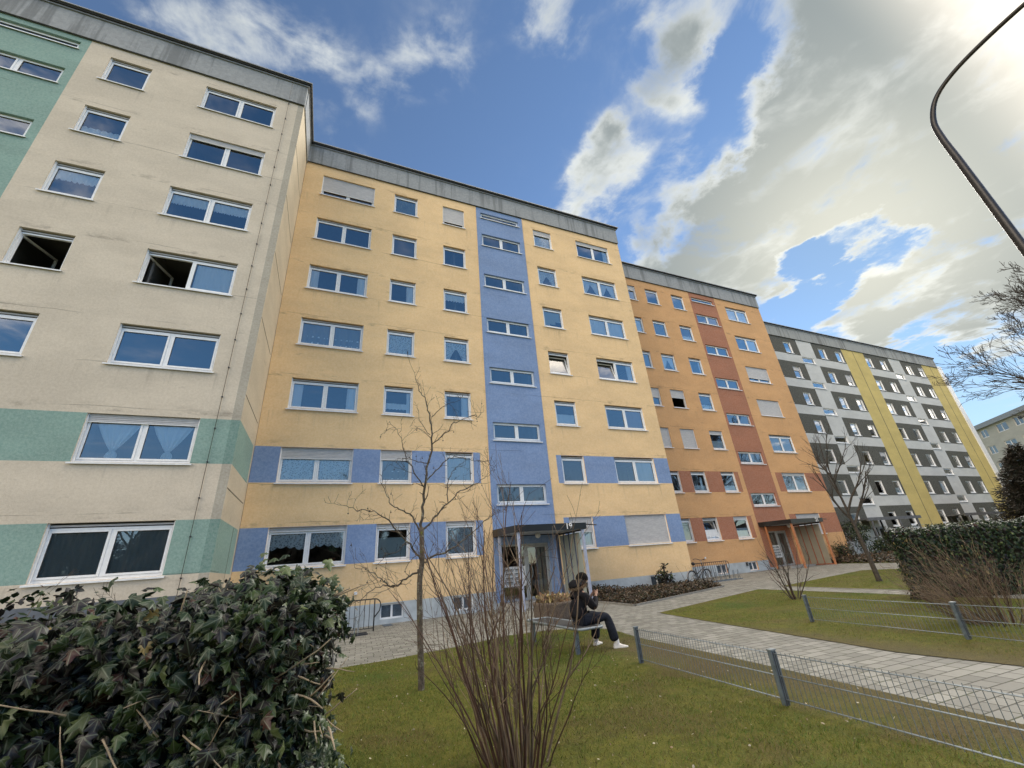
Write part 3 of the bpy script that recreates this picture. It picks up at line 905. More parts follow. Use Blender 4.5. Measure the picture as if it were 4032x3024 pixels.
def mk_paving():
    m, t = newmat('concrete_paving')
    p = objco(t)
    rot = t.n('ShaderNodeMapping'); t.put(rot.inputs['Vector'], p); rot.inputs['Rotation'].default_value = (0, 0, R(4))
    bk = t.n('ShaderNodeTexBrick', ins={'Scale': 1.0, 'Mortar Size': .009, 'Mortar Smooth': .3, 'Bias': 0.0, 'Brick Width': .24, 'Row Height': .165,
             'Color1': (.165, .164, .150, 1), 'Color2': (.29, .287, .262, 1), 'Mortar': (.048, .046, .037, 1)}, offset=.5, squash=1.55, squash_frequency=3)
    t.put(bk.inputs['Vector'], rot.outputs[0])
    n1_ = t.noise(p, .9, 6, .65); n2_ = t.noise(p, 30, 4, .7)
    c = t.mix(t.ss(n1_, .3, .7), t.mix(.22, bk.outputs['Color'], (.11, .11, .085)), bk.outputs['Color'])
    c = t.mix(t.ss(n2_, .4, .75, 0, .3), c, (.15, .145, .125))
    mz = t.noise(p, 2.6, 6, .7)
    c = t.mix(t.m('MULTIPLY', t.m('MULTIPLY', bk.outputs['Fac'], t.ss(mz, .45, .6)), .6), c, (.055, .07, .02))
    hgt = t.m('MULTIPLY_ADD', n2_, .15, t.m('SUBTRACT', 1.0, bk.outputs['Fac']))
    return finish(m, t, bsdf(t, c, .85, t.bump(hgt, .6, .008), 0, .25))
def mk_soil():
    m, t = newmat('bed_soil')
    p = objco(t)
    n = t.noise(p, 9, 7, .7)
    c = t.mix(t.ss(n, .3, .7), (.035, .026, .016), (.12, .085, .05))
    return finish(m, t, bsdf(t, c, .95, t.bump(n, .9, .04)))
M['lawn'] = mk_lawn('lawn_turf')
M['paving'] = mk_paving()
M['soil'] = mk_soil()
M['kerb'] = plain('kerb_stone', (.20, .195, .18), .85, var=.2, scale=8, bump=.4)

def sheet(name, polys, off, mat, kind='structure'):
    mb = MB()
    for pl in polys: mb.face([(x, y, gz(x) + off) for x, y in pl], mat)
    o = mb.build(name)
    return tag(o, kind=kind)
sheet('ground', [[(-500, -500), (500, -500), (500, 500), (-500, 500)]], 0.0, 'lawn')
LAWN1 = [(-9, 9.2), (-3, 9.35), (1.3, 9.50), (2.67, 9.75), (4.0, 10.15), (4.6, 10.08), (5.23, 9.86), (5.75, 9.2), (5.87, 8.9), (5.78, 8.3), (5.62, 7.6), (5.46, 5.6), (5.30, 4.17), (5.18, 3.12), (5.05, 2.18), (4.9, 0), (4.8, -12), (-9, -12)]
LAWN2 = [(8.25, 10.03), (7.80, 8.0), (7.45, 6.3), (7.15, 4.8), (6.98, 3.97), (7.03, 2.84), (7.05, 0), (7.05, -12), (10.3, -12), (13.36, 6.69), (14.2, 11.71)]
LAWN3 = [(15.17, 11.65), (14.25, 7.14), (11.3, -12), (26, -12), (24.5, 6), (22.84, 11.52), (22.36, 12.95), (20.3, 12.6), (18.27, 12.17)]
BED = [(9.05, 12.05), (14.92, 13.95), (15.55, 16.55), (9.35, 16.55), (9.2, 13.57)]
sheet('path', [[(-9, -12), (26.1, -12), (27.4, 13.7), (28.6, 17.3), (28.6, 19.44), (16.125, 19.44), (16.105, 16.6), (-2.68, 16.6), (-2.7, 13.68), (-9, 13.6)]], .004, 'paving')
lo = sheet('lawn', [LAWN1, LAWN2, LAWN3], .012, 'lawn')
sheet('planting_bed', [BED], .014, 'soil')
mb = MB()
for a, b in (((9.2, 13.57), (9.05, 12.05)), ((9.05, 12.05), (14.92, 13.95)), ((14.92, 13.95), (15.55, 16.55)), ((9.35, 16.55), (9.2, 13.57))):
    a3, b3 = Vector((a[0], a[1], gz(a[0]))), Vector((b[0], b[1], gz(b[0])))
    dv = (b3 - a3); nv = Vector((-dv.y, dv.x, 0)).normalized() * -.06
    mb.obox(a3, dv, nv, (0, 0, .055), 'kerb')
tag(mb.build('kerb'), kind='structure')
mb = MB()
for a, b in (((22.36, 12.95), (15.17, 11.65)), ((8.25, 10.03), (14.2, 11.71)), ((13.36, 6.69), (14.2, 11.71)), ((15.17, 11.65), (14.25, 7.14))):
    a3, b3 = Vector((a[0], a[1], gz(a[0]) - .02)), Vector((b[0], b[1], gz(b[0]) - .02))
    dv = (b3 - a3); nv = Vector((-dv.y, dv.x, 0)).normalized() * .06
    mb.obox(a3, dv, nv, (0, 0, .036), 'kerb')
tag(mb.build('lawn_edging'), kind='structure')
mb = MB(); mb.box(1.93, 2.23, 15.75, 16.45, gz(2) + .0045, gz(2) + .012, 'darkmetal')
for i in range(9): mb.box(1.95, 2.21, 15.79 + .072 * i, 15.83 + .072 * i, gz(2) + .012, gz(2) + .016, 'galv')
tag(mb.build('drain_grate'), 'small steel drain grate in the paving below the basement window', 'drain')

# ------------------------------------------------------------------ foliage meshes
def mk_leaf(name, veins=True, rough=.42):
    m, t = newmat(name)
    at = t.n('ShaderNodeAttribute', attribute_name='tint')
    c = at.outputs['Color']
    p = objco(t)
    c = t.mix(t.ss(t.noise(p, 45, 4, .6), .35, .7, 0, .35), c, t.mix(.5, c, (.01, .012, .008)))
    if veins:
        uvn = t.n('ShaderNodeUVMap', uv_map='leaf').outputs[0]
        u, v_, _ = t.sep(uvn)
        u = t.m('ABSOLUTE', u)
        dmin = None
        for ang in (0, 44, 88):
            a = R(ang)
            dd = t.m('ABSOLUTE', t.m('SUBTRACT', t.m('MULTIPLY', u, math.cos(a)), t.m('MULTIPLY', v_, math.sin(a))))
            fw = t.m('ADD', t.m('MULTIPLY', u, math.sin(a)), t.m('MULTIPLY', v_, math.cos(a)))
            dd = t.m('ADD', dd, t.m('MULTIPLY', t.m('LESS_THAN', fw, 0.0), 1.0))
            dmin = dd if dmin is None else t.m('MINIMUM', dmin, dd)
        vk = t.ss(dmin, .036, .010)
        # fine side veins
        ws = t.m('ABSOLUTE', t.m('SINE', t.m('MULTIPLY', t.m('ADD', v_, t.m('MULTIPLY', u, -.9)), 26)))
        vk = t.m('MAXIMUM', vk, t.m('MULTIPLY', t.ss(ws, .16, .02), .35))
        c = t.mix(t.m('MULTIPLY', vk, .75), c, t.mix(.75, c, (.15, .18, .13)))
    df = bsdf(t, c, rough, None, 0, .35)
    tl = t.n('ShaderNodeBsdfTranslucent'); t.put(tl.inputs['Color'], c)
    mx = t.n('ShaderNodeMixShader', ins={0: .10})
    t.t.links.new(df, mx.inputs[1]); t.t.links.new(tl.outputs[0], mx.inputs[2])
    return finish(m, t, mx.outputs[0])
M['ivy'] = mk_leaf('ivy_leaf')
M['leaf'] = mk_leaf('small_leaf', False, .5)
M['grass'] = mk_leaf('grass_blade', False, .7)

def ivy_template():
    half = [(0, 0), (.10, -.13), (.34, -.12), (.50, .06), (.30, .20), (.40, .36), (.50, .52), (.24, .50), (.15, .74), (0, 1.0)]
    right = half; left = [(-x, y) for x, y in half[1:-1]][::-1]
    out = right + left
    pts = [(0, .26)] + out
    P = np.array([(x, y, -.30 * abs(x) + (.10 if i == 0 else 0) - .16 * y * y + .05 * math.sin(9 * y + 5 * x)) for i, (x, y) in enumerate(pts)])
    n = len(out)
    Fc_ = np.array([(0, 1 + i, 1 + (i + 1) % n) for i in range(n)])
    return P, Fc_
def simple_template():
    P = np.array([(0, 0, 0), (.30, .30, -.06), (.26, .66, -.10), (0, 1, -.16), (-.26, .66, -.10), (-.30, .30, -.06), (0, .5, .05)], float)
    Fc_ = np.array([(6, i, (i + 1) % 6) for i in range(6)])
    return P, Fc_
def grass_template():
    P = np.array([(-.5, 0, 0), (.5, 0, 0), (.18, .6, .12), (0, 1, .34), (-.18, .6, .12)], float)
    return P, np.array([(0, 1, 2), (0, 2, 4), (4, 2, 3)])
def scatter_mesh(name, tpl, pos, tip, nor, size, tint, mat, aspect=None):
    """one mesh of many leaves: each has a base point, a tip direction, a face normal, a size and a colour"""
    P, Fc_ = tpl
    n = len(pos); k = len(P)
    tip = tip / np.linalg.norm(tip, axis=1)[:, None]
    sd = np.cross(tip, nor); sd /= (np.linalg.norm(sd, axis=1)[:, None] + 1e-9)
    nr = np.cross(sd, tip)
    sx = size if aspect is None else size * aspect
    V = pos[:, None, :] + (P[None, :, 0:1] * sx[:, None, None]) * sd[:, None, :] + (P[None, :, 1:2] * size[:, None, None]) * tip[:, None, :] + (P[None, :, 2:3] * size[:, None, None]) * nr[:, None, :]
    V = V.reshape(-1, 3)
    FF = (Fc_[None] + (np.arange(n) * k)[:, None, None]).reshape(-1, 3)
    me = bpy.data.meshes.new(name)
    me.vertices.add(len(V)); me.vertices.foreach_set('co', V.ravel())
    nf = len(FF)
    me.loops.add(nf * 3); me.loops.foreach_set('vertex_index', FF.ravel().astype(np.int32))
    me.polygons.add(nf); me.polygons.foreach_set('loop_start', (np.arange(nf) * 3).astype(np.int32))
    try: me.polygons.foreach_set('loop_total', np.full(nf, 3, np.int32))
    except Exception: pass
    me.update(calc_edges=True)
    ca = me.color_attributes.new('tint', 'FLOAT_COLOR', 'POINT')
    cc = np.ones((n, k, 4)); cc[:, :, :3] = tint[:, None, :]
    ca.data.foreach_set('color', cc.ravel())
    uvl = me.uv_layers.new(name='leaf')
    UV = np.tile(P[:, :2], (n, 1))[FF.ravel()]
    uvl.data.foreach_set('uv', UV.ravel())
    me.materials.append(M[mat])
    me.validate()
    return me
def unit(a): return a / (np.linalg.norm(a, axis=1)[:, None] + 1e-9)
def pick(cols, probs, n, jit=.25):
    cols = np.array(cols); i = rng.choice(len(cols), n, p=np.array(probs) / sum(probs))
    return np.clip(cols[i] * (1 + rng.uniform(-jit, jit, (n, 1))), 0, 1)

IVYC = [(.012, .028, .010), (.013, .012, .014), (.034, .060, .018), (.085, .115, .042), (.20, .16, .06), (.04, .013, .010), (.020, .018, .021)]

def hedge_leaves(faces, n, size, probs, tpl, mat, lumps=.07, droop=.8):
    """faces: list of (origin, edge a, edge b, outward normal, weight)"""
    wts = np.array([f_[4] for f_ in faces], float); wts /= wts.sum()
    pos, tip, nor = [], [], []
    for (o_, ea, eb, nn_, _), wt_ in zip(faces, wts):
        k = int(n * wt_)
        o_, ea, eb, nn_ = (np.array(q_, float) for q_ in (o_, ea, eb, nn_))
        uv_ = rng.random((k, 2))
        P = o_ + uv_[:, :1] * ea + uv_[:, 1:] * eb
        lump = lumps * (np.sin(P[:, 0] * 5.1 + P[:, 2] * 3.3) + np.sin(P[:, 1] * 6.7 + 1.3 + P[:, 0] * 2.1) + np.sin(P[:, 2] * 7.9 + P[:, 0] * 1.7)) / 2
        dep = rng.normal(0, .035, k) - np.abs(rng.normal(0, .05, k)) + lump
        P = P + dep[:, None] * nn_
        N_ = unit(nn_ + rng.normal(0, .42, (k, 3)) + np.array([0, 0, .35]))
        T = unit(rng.normal(0, .55, (k, 3)) + np.array([0, 0, -droop]) + nn_ * .25)
        T = unit(T - (T * N_).sum(1)[:, None] * N_ * .75)
        pos.append(P); tip.append(T); nor.append(N_)
    pos, tip, nor = map(np.concatenate, (pos, tip, nor))
    sz = size * rng.uniform(.55, 1.25, len(pos))
    return scatter_mesh('leaves', tpl, pos, tip, nor, sz, pick(IVYC, probs, len(pos)), mat)

M['twigpale'] = plain('pale_ivy_stem', (.26, .21, .145), .8, var=.3, scale=30, bump=.4)
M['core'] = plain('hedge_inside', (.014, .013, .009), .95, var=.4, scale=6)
M['barkdark'] = plain('dark_bark', (.055, .045, .036), .9, var=.45, scale=18, bump=.6)
M['barklichen'] = None
def mk_bark():
    m, t = newmat('lichen_bark')
    p = objco(t)
    n = t.noise(t.scalev(p, (1, 1, .55)), 34, 5, .7); l = t.noise(p, 16, 5, .65); g = t.noise(p, 9, 4, .6)
    c = t.mix(t.ss(n, .3, .7), (.045, .038, .03), (.12, .10, .08))
    c = t.mix(t.ss(l, .53, .66, 0, .75), c, (.24, .25, .20))
    c = t.mix(t.ss(g, .58, .68, 0, .8), c, (.12, .125, .03))
    return finish(m, t, bsdf(t, c, .9, t.bump(n, .7, .01), 0, .2))
M['barklichen'] = mk_bark()
M['redtwig'] = plain('reddish_brown_stem', (.062, .030, .020), .7, var=.4, scale=9, bump=.3)
M['greytwig'] = plain('grey_brown_stem', (.090, .063, .042), .8, var=.4, scale=9)
M['tantwig'] = plain('tan_stem', (.165, .12, .078), .8, var=.4, scale=5)

# ---- foreground ivy hedge
def box_core(parent, corners, z0, z1, inset):
    pass
H1 = thing('ivy_hedge', 'large near ivy hedge with dark veined leaves and pale stems filling the lower left', 'hedge', (0, 0, 0))
hx0, hx1, hy0, hy1 = -3.2, .035, 1.50, 2.25
def h1top(x): return 1.345 + .09 * np.clip((x + 1.0) / .9, 0, 1) + .05 * np.exp(-((x + .18) / .14) ** 2)
def hedge1_faces():
    k1, k2 = 13500, 4300
    P, N_ = [], []
    # near face
    u = rng.random(k1); v_ = rng.random(k1)
    x = hx0 + (hx1 - hx0) * (1 - u ** 1.6); zt = h1top(x); z = .35 + (zt - .35) * v_ ** .7
    rnd = np.clip((x - (hx1 - .16)) / .16, 0, 1); rz = np.clip((z - (zt - .14)) / .14, 0, 1)
    y = hy0 + .12 * rnd ** 2 + .14 * rz ** 2 + .05 * np.sin(x * 7 + z * 5) + .04 * np.sin(z * 11 + 2 + x * 3)
    P.append(np.stack([x, y, z], 1)); N_.append(np.stack([.8 * rnd, -np.ones(k1), .9 * rz], 1))
    # top
    x = hx0 + (hx1 - hx0) * rng.random(k2); y = hy0 + (hy1 - hy0) * rng.random(k2)
    z = h1top(x) - .10 * np.clip((x - (hx1 - .12)) / .12, 0, 1) ** 2 + .02 * np.sin(x * 13 + y * 9)
    P.append(np.stack([x, y, z], 1)); N_.append(np.tile([0., -.15, 1.], (k2, 1)))
    # right end
    k3 = 2600
    y = hy0 + (hy1 - hy0) * rng.random(k3); z = .35 + (h1top(np.array([hx1]))[0] - .40) * rng.random(k3)
    x = hx1 + .05 * np.sin(z * 9 + 1) + .02 - .06 * np.clip((z - 1.3) / .15, 0, 1)
    P.append(np.stack([x, y, z], 1)); N_.append(np.tile([1., -.2, .1], (k3, 1)))
    return np.concatenate(P), np.concatenate(N_)
P_, N_ = hedge1_faces()
kk = len(P_)
P_ = P_ + unit(N_) * (rng.normal(0, .03, (kk, 1)) - np.abs(rng.normal(0, .075, (kk, 1))))
NN = unit(unit(N_) + rng.normal(0, .75, (kk, 3)) + np.array([0, 0, .35]))
TT = unit(rng.normal(0, .55, (kk, 3)) + np.array([0, 0, -.75]) + unit(N_) * .35)
TT = unit(TT - (TT * NN).sum(1)[:, None] * NN * .8)
# greener, larger leaves towards the lower part and the left; purplish winter leaves on the crest
gsel = (np.sin(P_[:, 0] * 4.2 + 1) + np.sin(P_[:, 2] * 9 + P_[:, 0] * 3) + rng.normal(0, .7, kk)) > .1
tint = np.where(gsel[:, None], pick(IVYC, [.40, .12, .30, .12, .012, .02, .03], kk), pick(IVYC, [.30, .30, .10, .04, .006, .04, .22], kk))
sz = rng.uniform(.022, .052, kk) * np.clip(1.0 - .35 * (P_[:, 0] + .5), .8, 1.15)
obj('leaves', scatter_mesh('leaves', ivy_template(), P_, TT, NN, sz, tint, 'ivy'), H1)
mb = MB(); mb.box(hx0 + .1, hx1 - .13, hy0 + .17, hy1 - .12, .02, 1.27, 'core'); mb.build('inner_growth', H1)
mb = MB()
for i in range(130):
    x = random.uniform(-1.5, hx1 + .02) if i % 3 else random.uniform(-.4, hx1 + .03)
    z = random.uniform(.75, 1.40)
    y = hy0 - random.uniform(-.06, .03) + (.12 if z > 1.3 else 0)
    dr = Vector((random.uniform(-1, 1), random.uniform(-.7, .25), random.uniform(-.9, .7))).normalized()
    if x > -.1 and i % 2: dr = Vector((random.uniform(.3, 1), random.uniform(-.6, .2), random.uniform(-.5, .3))).normalized()
    L = random.uniform(.06, .22) * (1.0 if x < -.1 else .6); r0 = random.uniform(.0014, .0030)
    pts = [Vector((x, y, z))]
    for s_ in range(4):
        dr = (dr + Vector((random.uniform(-.16, .16), random.uniform(-.12, .12), random.uniform(-.16, .16)))).normalized()
        pts.append(pts[-1] + dr * L / 4)
    mb.tube(pts, [r0, r0 * .95, r0 * .85, r0 * .75, r0 * .55], 'twigpale', 5)
mb.build('stems', H1)

# ---- further ivy hedges on the left, only their crests show
def small_hedge(x0, x1, y0, y1, zt, label, n=2600, sizes=.06, probs=(.25, .3, .1, .05, .01, .04, .25)):
    h = thing('ivy_hedge', label, 'hedge', (0, 0, 0))
    fc = [((x0, y0, .05), (x1 - x0, 0, 0), (0, 0, zt - .05), (0, -1, 0), 1.0), ((x0, y0, zt), (x1 - x0, 0, 0), (0, y1 - y0, 0), (0, 0, 1), .9), ((x1, y0, .05), (0, y1 - y0, 0), (0, 0, zt - .05), (1, 0, 0), .5)]
    obj('leaves', hedge_leaves(fc, n, sizes, probs, simple_template(), 'leaf', .05), h)
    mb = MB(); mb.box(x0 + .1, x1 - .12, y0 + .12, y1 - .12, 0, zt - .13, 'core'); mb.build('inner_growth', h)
    return h
small_hedge(-6.0, -1.72, 4.0, 4.9, 1.47, 'dark ivy hedge end behind the near hedge at the far left edge')
small_hedge(-1.02, -.55, 4.1, 4.8, 1.44, 'small dark ivy clump peeping over the near hedge below the cream corner', 900)

# ---- right ivy hedge
H2 = thing('ivy_hedge', 'tall clipped green ivy hedge at the right, behind the reddish bare bush', 'hedge', (0, 0, 0))
p0 = np.array([12.35, 6.22, 0]); al = np.array([.80, -.60, 0]); th = np.array([.89, .45, 0]); Lh = 9.0; Hh = 1.56; Th = 1.0
nf = np.array([-.60, -.80, 0])
fc = [(p0, al * Lh, (0, 0, Hh), nf, 1.6), (p0 + np.array([0, 0, Hh]), al * Lh, th * Th, (0, 0, 1), .7), (p0, th * Th, (0, 0, Hh), (-.5, .87, 0), .22)]
obj('leaves', hedge_leaves(fc, 24000, .070, [.55, .16, .16, .05, .025, .01, .05], simple_template(), 'leaf', .05), H2)
mb = MB(); q0 = Vector(p0) + Vector(al) * .12 + Vector(th) * .12
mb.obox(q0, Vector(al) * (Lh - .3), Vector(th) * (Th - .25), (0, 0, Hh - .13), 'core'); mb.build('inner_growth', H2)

# ---- small clipped hedges in front of the charcoal block
def clipped(x0, x1, y0, y1, zt, label):
    h = thing('clipped_hedge', label, 'hedge', (0, 0, 0))
    fc = [((x0, y0, .05), (x1 - x0, 0, 0), (0, 0, zt - .05), (0, -1, 0), 1.0), ((x0, y0, zt), (x1 - x0, 0, 0), (0, y1 - y0, 0), (0, 0, 1), .6), ((x0, y0, .05), (0, y1 - y0, 0), (0, 0, zt - .05), (-1, 0, 0), .4)]
    obj('leaves', hedge_leaves(fc, 2600, .16, [.6, .05, .3, .03, .001, .001, .02], simple_template(), 'leaf', .10), h)
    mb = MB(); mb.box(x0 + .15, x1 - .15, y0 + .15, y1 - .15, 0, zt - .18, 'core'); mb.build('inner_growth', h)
clipped(43.5, 48.4, 18.2, 19.4, 2.0, 'dark green clipped hedge beside the grey timber canopy')
clipped(48.9, 52.5, 18.6, 19.8, 2.05, 'dark green rounded hedge below the mustard strip')

# ------------------------------------------------------------------ bare wood
def limb(mb, p, d_, L, r0, lev, mat, rnd, spread=.7, kids=4, curl=.12, up=.05, shrink=.62, k=5, segs=6, rmin=.0016, taper=.35, kidstart=.25):
    pts = [Vector(p)]; d_ = Vector(d_).normalized()
    for i in range(segs):
        d_ = (d_ + Vector((rnd.gauss(0, curl), rnd.gauss(0, curl), rnd.gauss(0, curl) + up))).normalized()
        pts.append(pts[-1] + d_ * (L / segs))
    rr = [max(rmin, r0 * (1 - (1 - taper) * i / segs)) for i in range(segs + 1)]
    mb.tube(pts, rr, mat, k if lev > 0 else 3, caps=False)
    if lev <= 0: return pts
    for j in range(kids):
        f = kidstart + (1 - kidstart) * (j + rnd.random()) / kids
        f = min(f, .98); i = int(f * segs); fr = f * segs - i
        q_ = pts[i].lerp(pts[i + 1], fr)
        ax = (pts[i + 1] - pts[i]).normalized()
        o_ = ax.orthogonal().normalized(); o_.rotate(Matrix.Rotation(rnd.uniform(0, 6.283), 3, ax))
        nd = (ax + o_ * spread * rnd.uniform(.6, 1.4)).normalized()
        limb(mb, q_, nd, L * shrink * rnd.uniform(.6, 1.15) * (1.1 - .45 * f), max(rmin, rr[i] * .62), lev - 1, mat, rnd, spread, max(2, kids - 1), curl, up, shrink, k - 1 if k > 3 else 3, max(3, segs - 1), rmin, taper, kidstart)
    return pts
def smooth_path(pts, n=5):
    P = [Vector(p) for p in pts]; P = [P[0] * 2 - P[1]] + P + [P[-1] * 2 - P[-2]]
    out = []
    for i in range(1, len(P) - 2):
        a, b, c, e = P[i - 1:i + 3]
        for s_ in range(n):
            u = s_ / n
            out.append(.5 * ((2 * b) + (c - a) * u + (2 * a - 5 * b + 4 * c - e) * u * u + (3 * b - a - 3 * c + e) * u ** 3))
    out.append(P[-2]); return out

# ---- young apple tree by the near lawn
T1 = thing('young_tree', 'young bare fruit tree with lichen grey trunk standing on the near lawn', 'tree', (1.35, 6.75, gz(1.35)))
rd = random.Random(5)
mb = MB()
tr = smooth_path([(0, 0, -.03), (.0, .01, .15), (-.03, .0, .8), (-.04, .0, 1.35), (-.01, 0, 1.62), (-.02, .02, 2.1)], 5)
mb.tube(tr, [.068 if i == 0 else .046 - .0004 * i for i in range(len(tr))], 'barklichen', 9)
mb.build('trunk', T1)
mb = MB()
def twiggy(path, r0, r1, dens, seed, spur=.16):
    rr_ = random.Random(seed)
    P = smooth_path(path, 5); n = len(P)
    P = [p + Vector((rr_.gauss(0, .012), rr_.gauss(0, .012), rr_.gauss(0, .012))) if 0 < i < n - 1 else p for i, p in enumerate(P)]
    rr = [.78 * (r0 + (r1 - r0) * i / (n - 1)) for i in range(n)]
    mb.tube(P, rr, 'barklichen' if r0 > .012 else 'barkdark', 6, caps=False)
    for i in range(2, n):
        if rr_.random() < dens:
            ax = (P[i] - P[i - 1]).normalized(); o_ = ax.orthogonal().normalized(); o_.rotate(Matrix.Rotation(rr_.uniform(0, 6.283), 3, ax))
            L = rr_.uniform(.08, .42) if rr_.random() < .6 else spur * rr_.uniform(.3, .8)
            q_ = limb(mb, P[i], (ax * .6 + o_ + Vector((0, 0, .15))), L, max(.003, rr[i] * .5), 1 if L > .2 else 0, 'barkdark', rr_, .8, 3, .22, .03, .5, 4, 4, .0022)
            if rr_.random() < .25:
                c_ = q_[-1]; s_ = .011
                mb.tube([c_, c_ + Vector((0, 0, -.02))], .0015, 'barkdark', 3, False)
                mb.tube([c_ + Vector((0, 0, -.02 - s_ * 2 * u)) for u in (0, .25, .5, .75, 1)], [.002, s_ * .85, s_, s_ * .85, .002], 'barkdark', 5, False)
br = [
 ([(-.02, .02, 2.05), (0, .0, 2.5), (.05, -.03, 3.0), (.12, -.05, 3.5), (.10, 0, 3.9), (.02, .05, 4.25), (-.10, .08, 4.5), (-.2, .1, 4.85)], .030, .004, .85),
 ([(-.03, 0, 1.5), (-.20, .05, 1.42), (-.38, .1, 1.30), (-.55, .15, 1.40), (-.75, .2, 1.55), (-.95, .2, 1.60)], .020, .004, .8),
 ([(-.38, .1, 1.32), (-.6, .0, 1.32), (-.85, -.1, 1.20), (-1.0, -.15, 1.12)], .010, .003, .7),
 ([(-.03, 0, 1.62), (-.25, -.1, 1.9), (-.5, -.15, 2.15), (-.7, -.2, 2.3), (-1.0, -.2, 2.36), (-1.25, -.25, 2.42)], .020, .004, .8),
 ([(-.25, -.1, 1.9), (-.42, -.2, 1.75), (-.58, -.25, 1.72), (-.66, -.25, 1.60)], .010, .003, .8),
 ([(-.02, .02, 2.0), (-.20, .1, 2.32), (-.42, .2, 2.45), (-.55, .3, 2.7), (-.66, .35, 3.0)], .018, .004, .8),
 ([(0, .0, 1.6), (.2, -.1, 1.68), (.45, -.2, 1.78), (.70, -.25, 1.95), (.95, -.3, 2.15), (1.15, -.3, 2.30)], .020, .004, .8),
 ([(-.02, .02, 2.05), (.22, .1, 2.25), (.45, .2, 2.5), (.75, .25, 2.72), (1.05, .3, 2.85), (1.28, .3, 3.02)], .022, .004, .9),
 ([(.45, .2, 2.5), (.48, .3, 2.85), (.62, .4, 3.1), (.85, .45, 3.2)], .012, .003, .8),
 ([(.03, -.02, 2.8), (.25, -.1, 3.05), (.5, -.15, 3.18), (.8, -.2, 3.12), (1.1, -.2, 3.12)], .014, .004, .9),
 ([(.03, 0, 2.7), (-.2, -.1, 2.95), (-.35, -.2, 3.2), (-.42, -.25, 3.45), (-.62, -.3, 3.70)], .014, .003, .85),
 ([(.11, -.05, 3.4), (.35, .0, 3.62), (.55, .05, 3.85), (.8, .1, 4.0), (1.0, .1, 4.05), (1.12, .1, 4.12)], .013, .003, .9),
 ([(.11, -.05, 3.9), (.35, -.1, 4.12), (.62, -.15, 4.25)], .009, .003, .8),
 ([(.10, 0, 3.6), (-.05, .1, 3.85), (-.08, .15, 4.1)], .008, .003, .8),
 ([(.05, -.03, 3.1), (-.15, .15, 3.2), (-.3, .3, 3.25), (-.45, .4, 3.2)], .01, .003, .8),
]
for i, (pth, r0, r1, dn) in enumerate(br): twiggy(pth, r0, r1, dn, 40 + i)
mb.build('branches', T1)

# ---- bare shrub in front
def shrub(name, label, cat, loc, n, height, spread, seed, mat, base=.22, kids=5, lev=2, r=(.004, .011), lean=(0, 0), mats=None, curl=.06, sprd=.45, k=5):
    t_ = thing(name, label, cat, loc)
    rd_ = random.Random(seed); mb_ = MB()
    for i in range(n):
        a = rd_.uniform(0, 6.283); q_ = rd_.random() ** .5
        b = Vector((base * q_ * math.cos(a), base * q_ * math.sin(a), -.03))
        dr = Vector((math.cos(a) * q_ * spread + lean[0], math.sin(a) * q_ * spread + lean[1], 1.0)).normalized()
        L = height * rd_.uniform(.5, 1.05) * (1.0 - .25 * q_)
        limb(mb_, b, dr, L, rd_.uniform(*r), lev, rd_.choice(mats or [mat]), rd_, sprd, kids, curl, .02, .42, k, 8, .0015, .25, .30)
    mb_.build('stems', t_)
    return t_
shrub('bare_shrub', 'reddish brown leafless shrub of many upright stems in the centre foreground', 'shrub', (1.50, 3.82, gz(1.5)), 58, 2.40, .48, 3, 'redtwig', .25, 4, 2, (.0055, .0135), (-.03, .0), ['redtwig', 'redtwig', 'greytwig', 'tantwig'], .075, .6)
shrub('bare_shrub', 'dark leafless small shrub on the lawn in front of the entrance numbered 21', 'shrub', (11.83, 8.72, gz(11.8)), 13, 1.85, .62, 8, 'barkdark', .12, 4, 2, (.009, .02), (0, 0), ['barkdark', 'barkdark', 'redtwig'], .11, .75)
shrub('bare_shrub', 'wide arching brown bush with thin tangled stems before the right hedge', 'shrub', (9.75, 3.95, gz(9.7)), 120, 1.38, 1.25, 12, 'tantwig', .30, 5, 2, (.003, .008), (-.22, .30), ['tantwig', 'greytwig', 'redtwig', 'tantwig'], .07, .5)
shrub('bare_shrub', 'grey leafless twigs above the dark hedge at the left frame edge', 'shrub', (-2.95, 6.0, 0), 16, 1.95, .35, 21, 'greytwig', .3, 4, 2, (.004, .008), (0, 0), None, .1, .6)
shrub('bare_shrub', 'thin spreading leafless sapling in front of the cream wall', 'shrub', (-1.80, 6.0, 0), 1, 2.0, .05, 23, 'barkdark', .006, 11, 2, (.006, .011), (0, 0), None, .10, 1.2)
shrub('bare_shrub', 'bare upright red twigs beside the glass side of the orange entrance', 'shrub', (29.6, 17.6, gz(29.6)), 16, 2.7, .22, 25, 'redtwig', .5, 3, 2, (.008, .016), (0, 0), None, .08, .5, 4)
shrub('bare_shrub', 'few thin twigs leaning from the planting bed by the yellow corner', 'shrub', (15.0, 15.6, gz(15)), 7, 1.25, .5, 27, 'greytwig', .5, 2, 1, (.006, .011), (0, 0), None, .08, .5, 4)

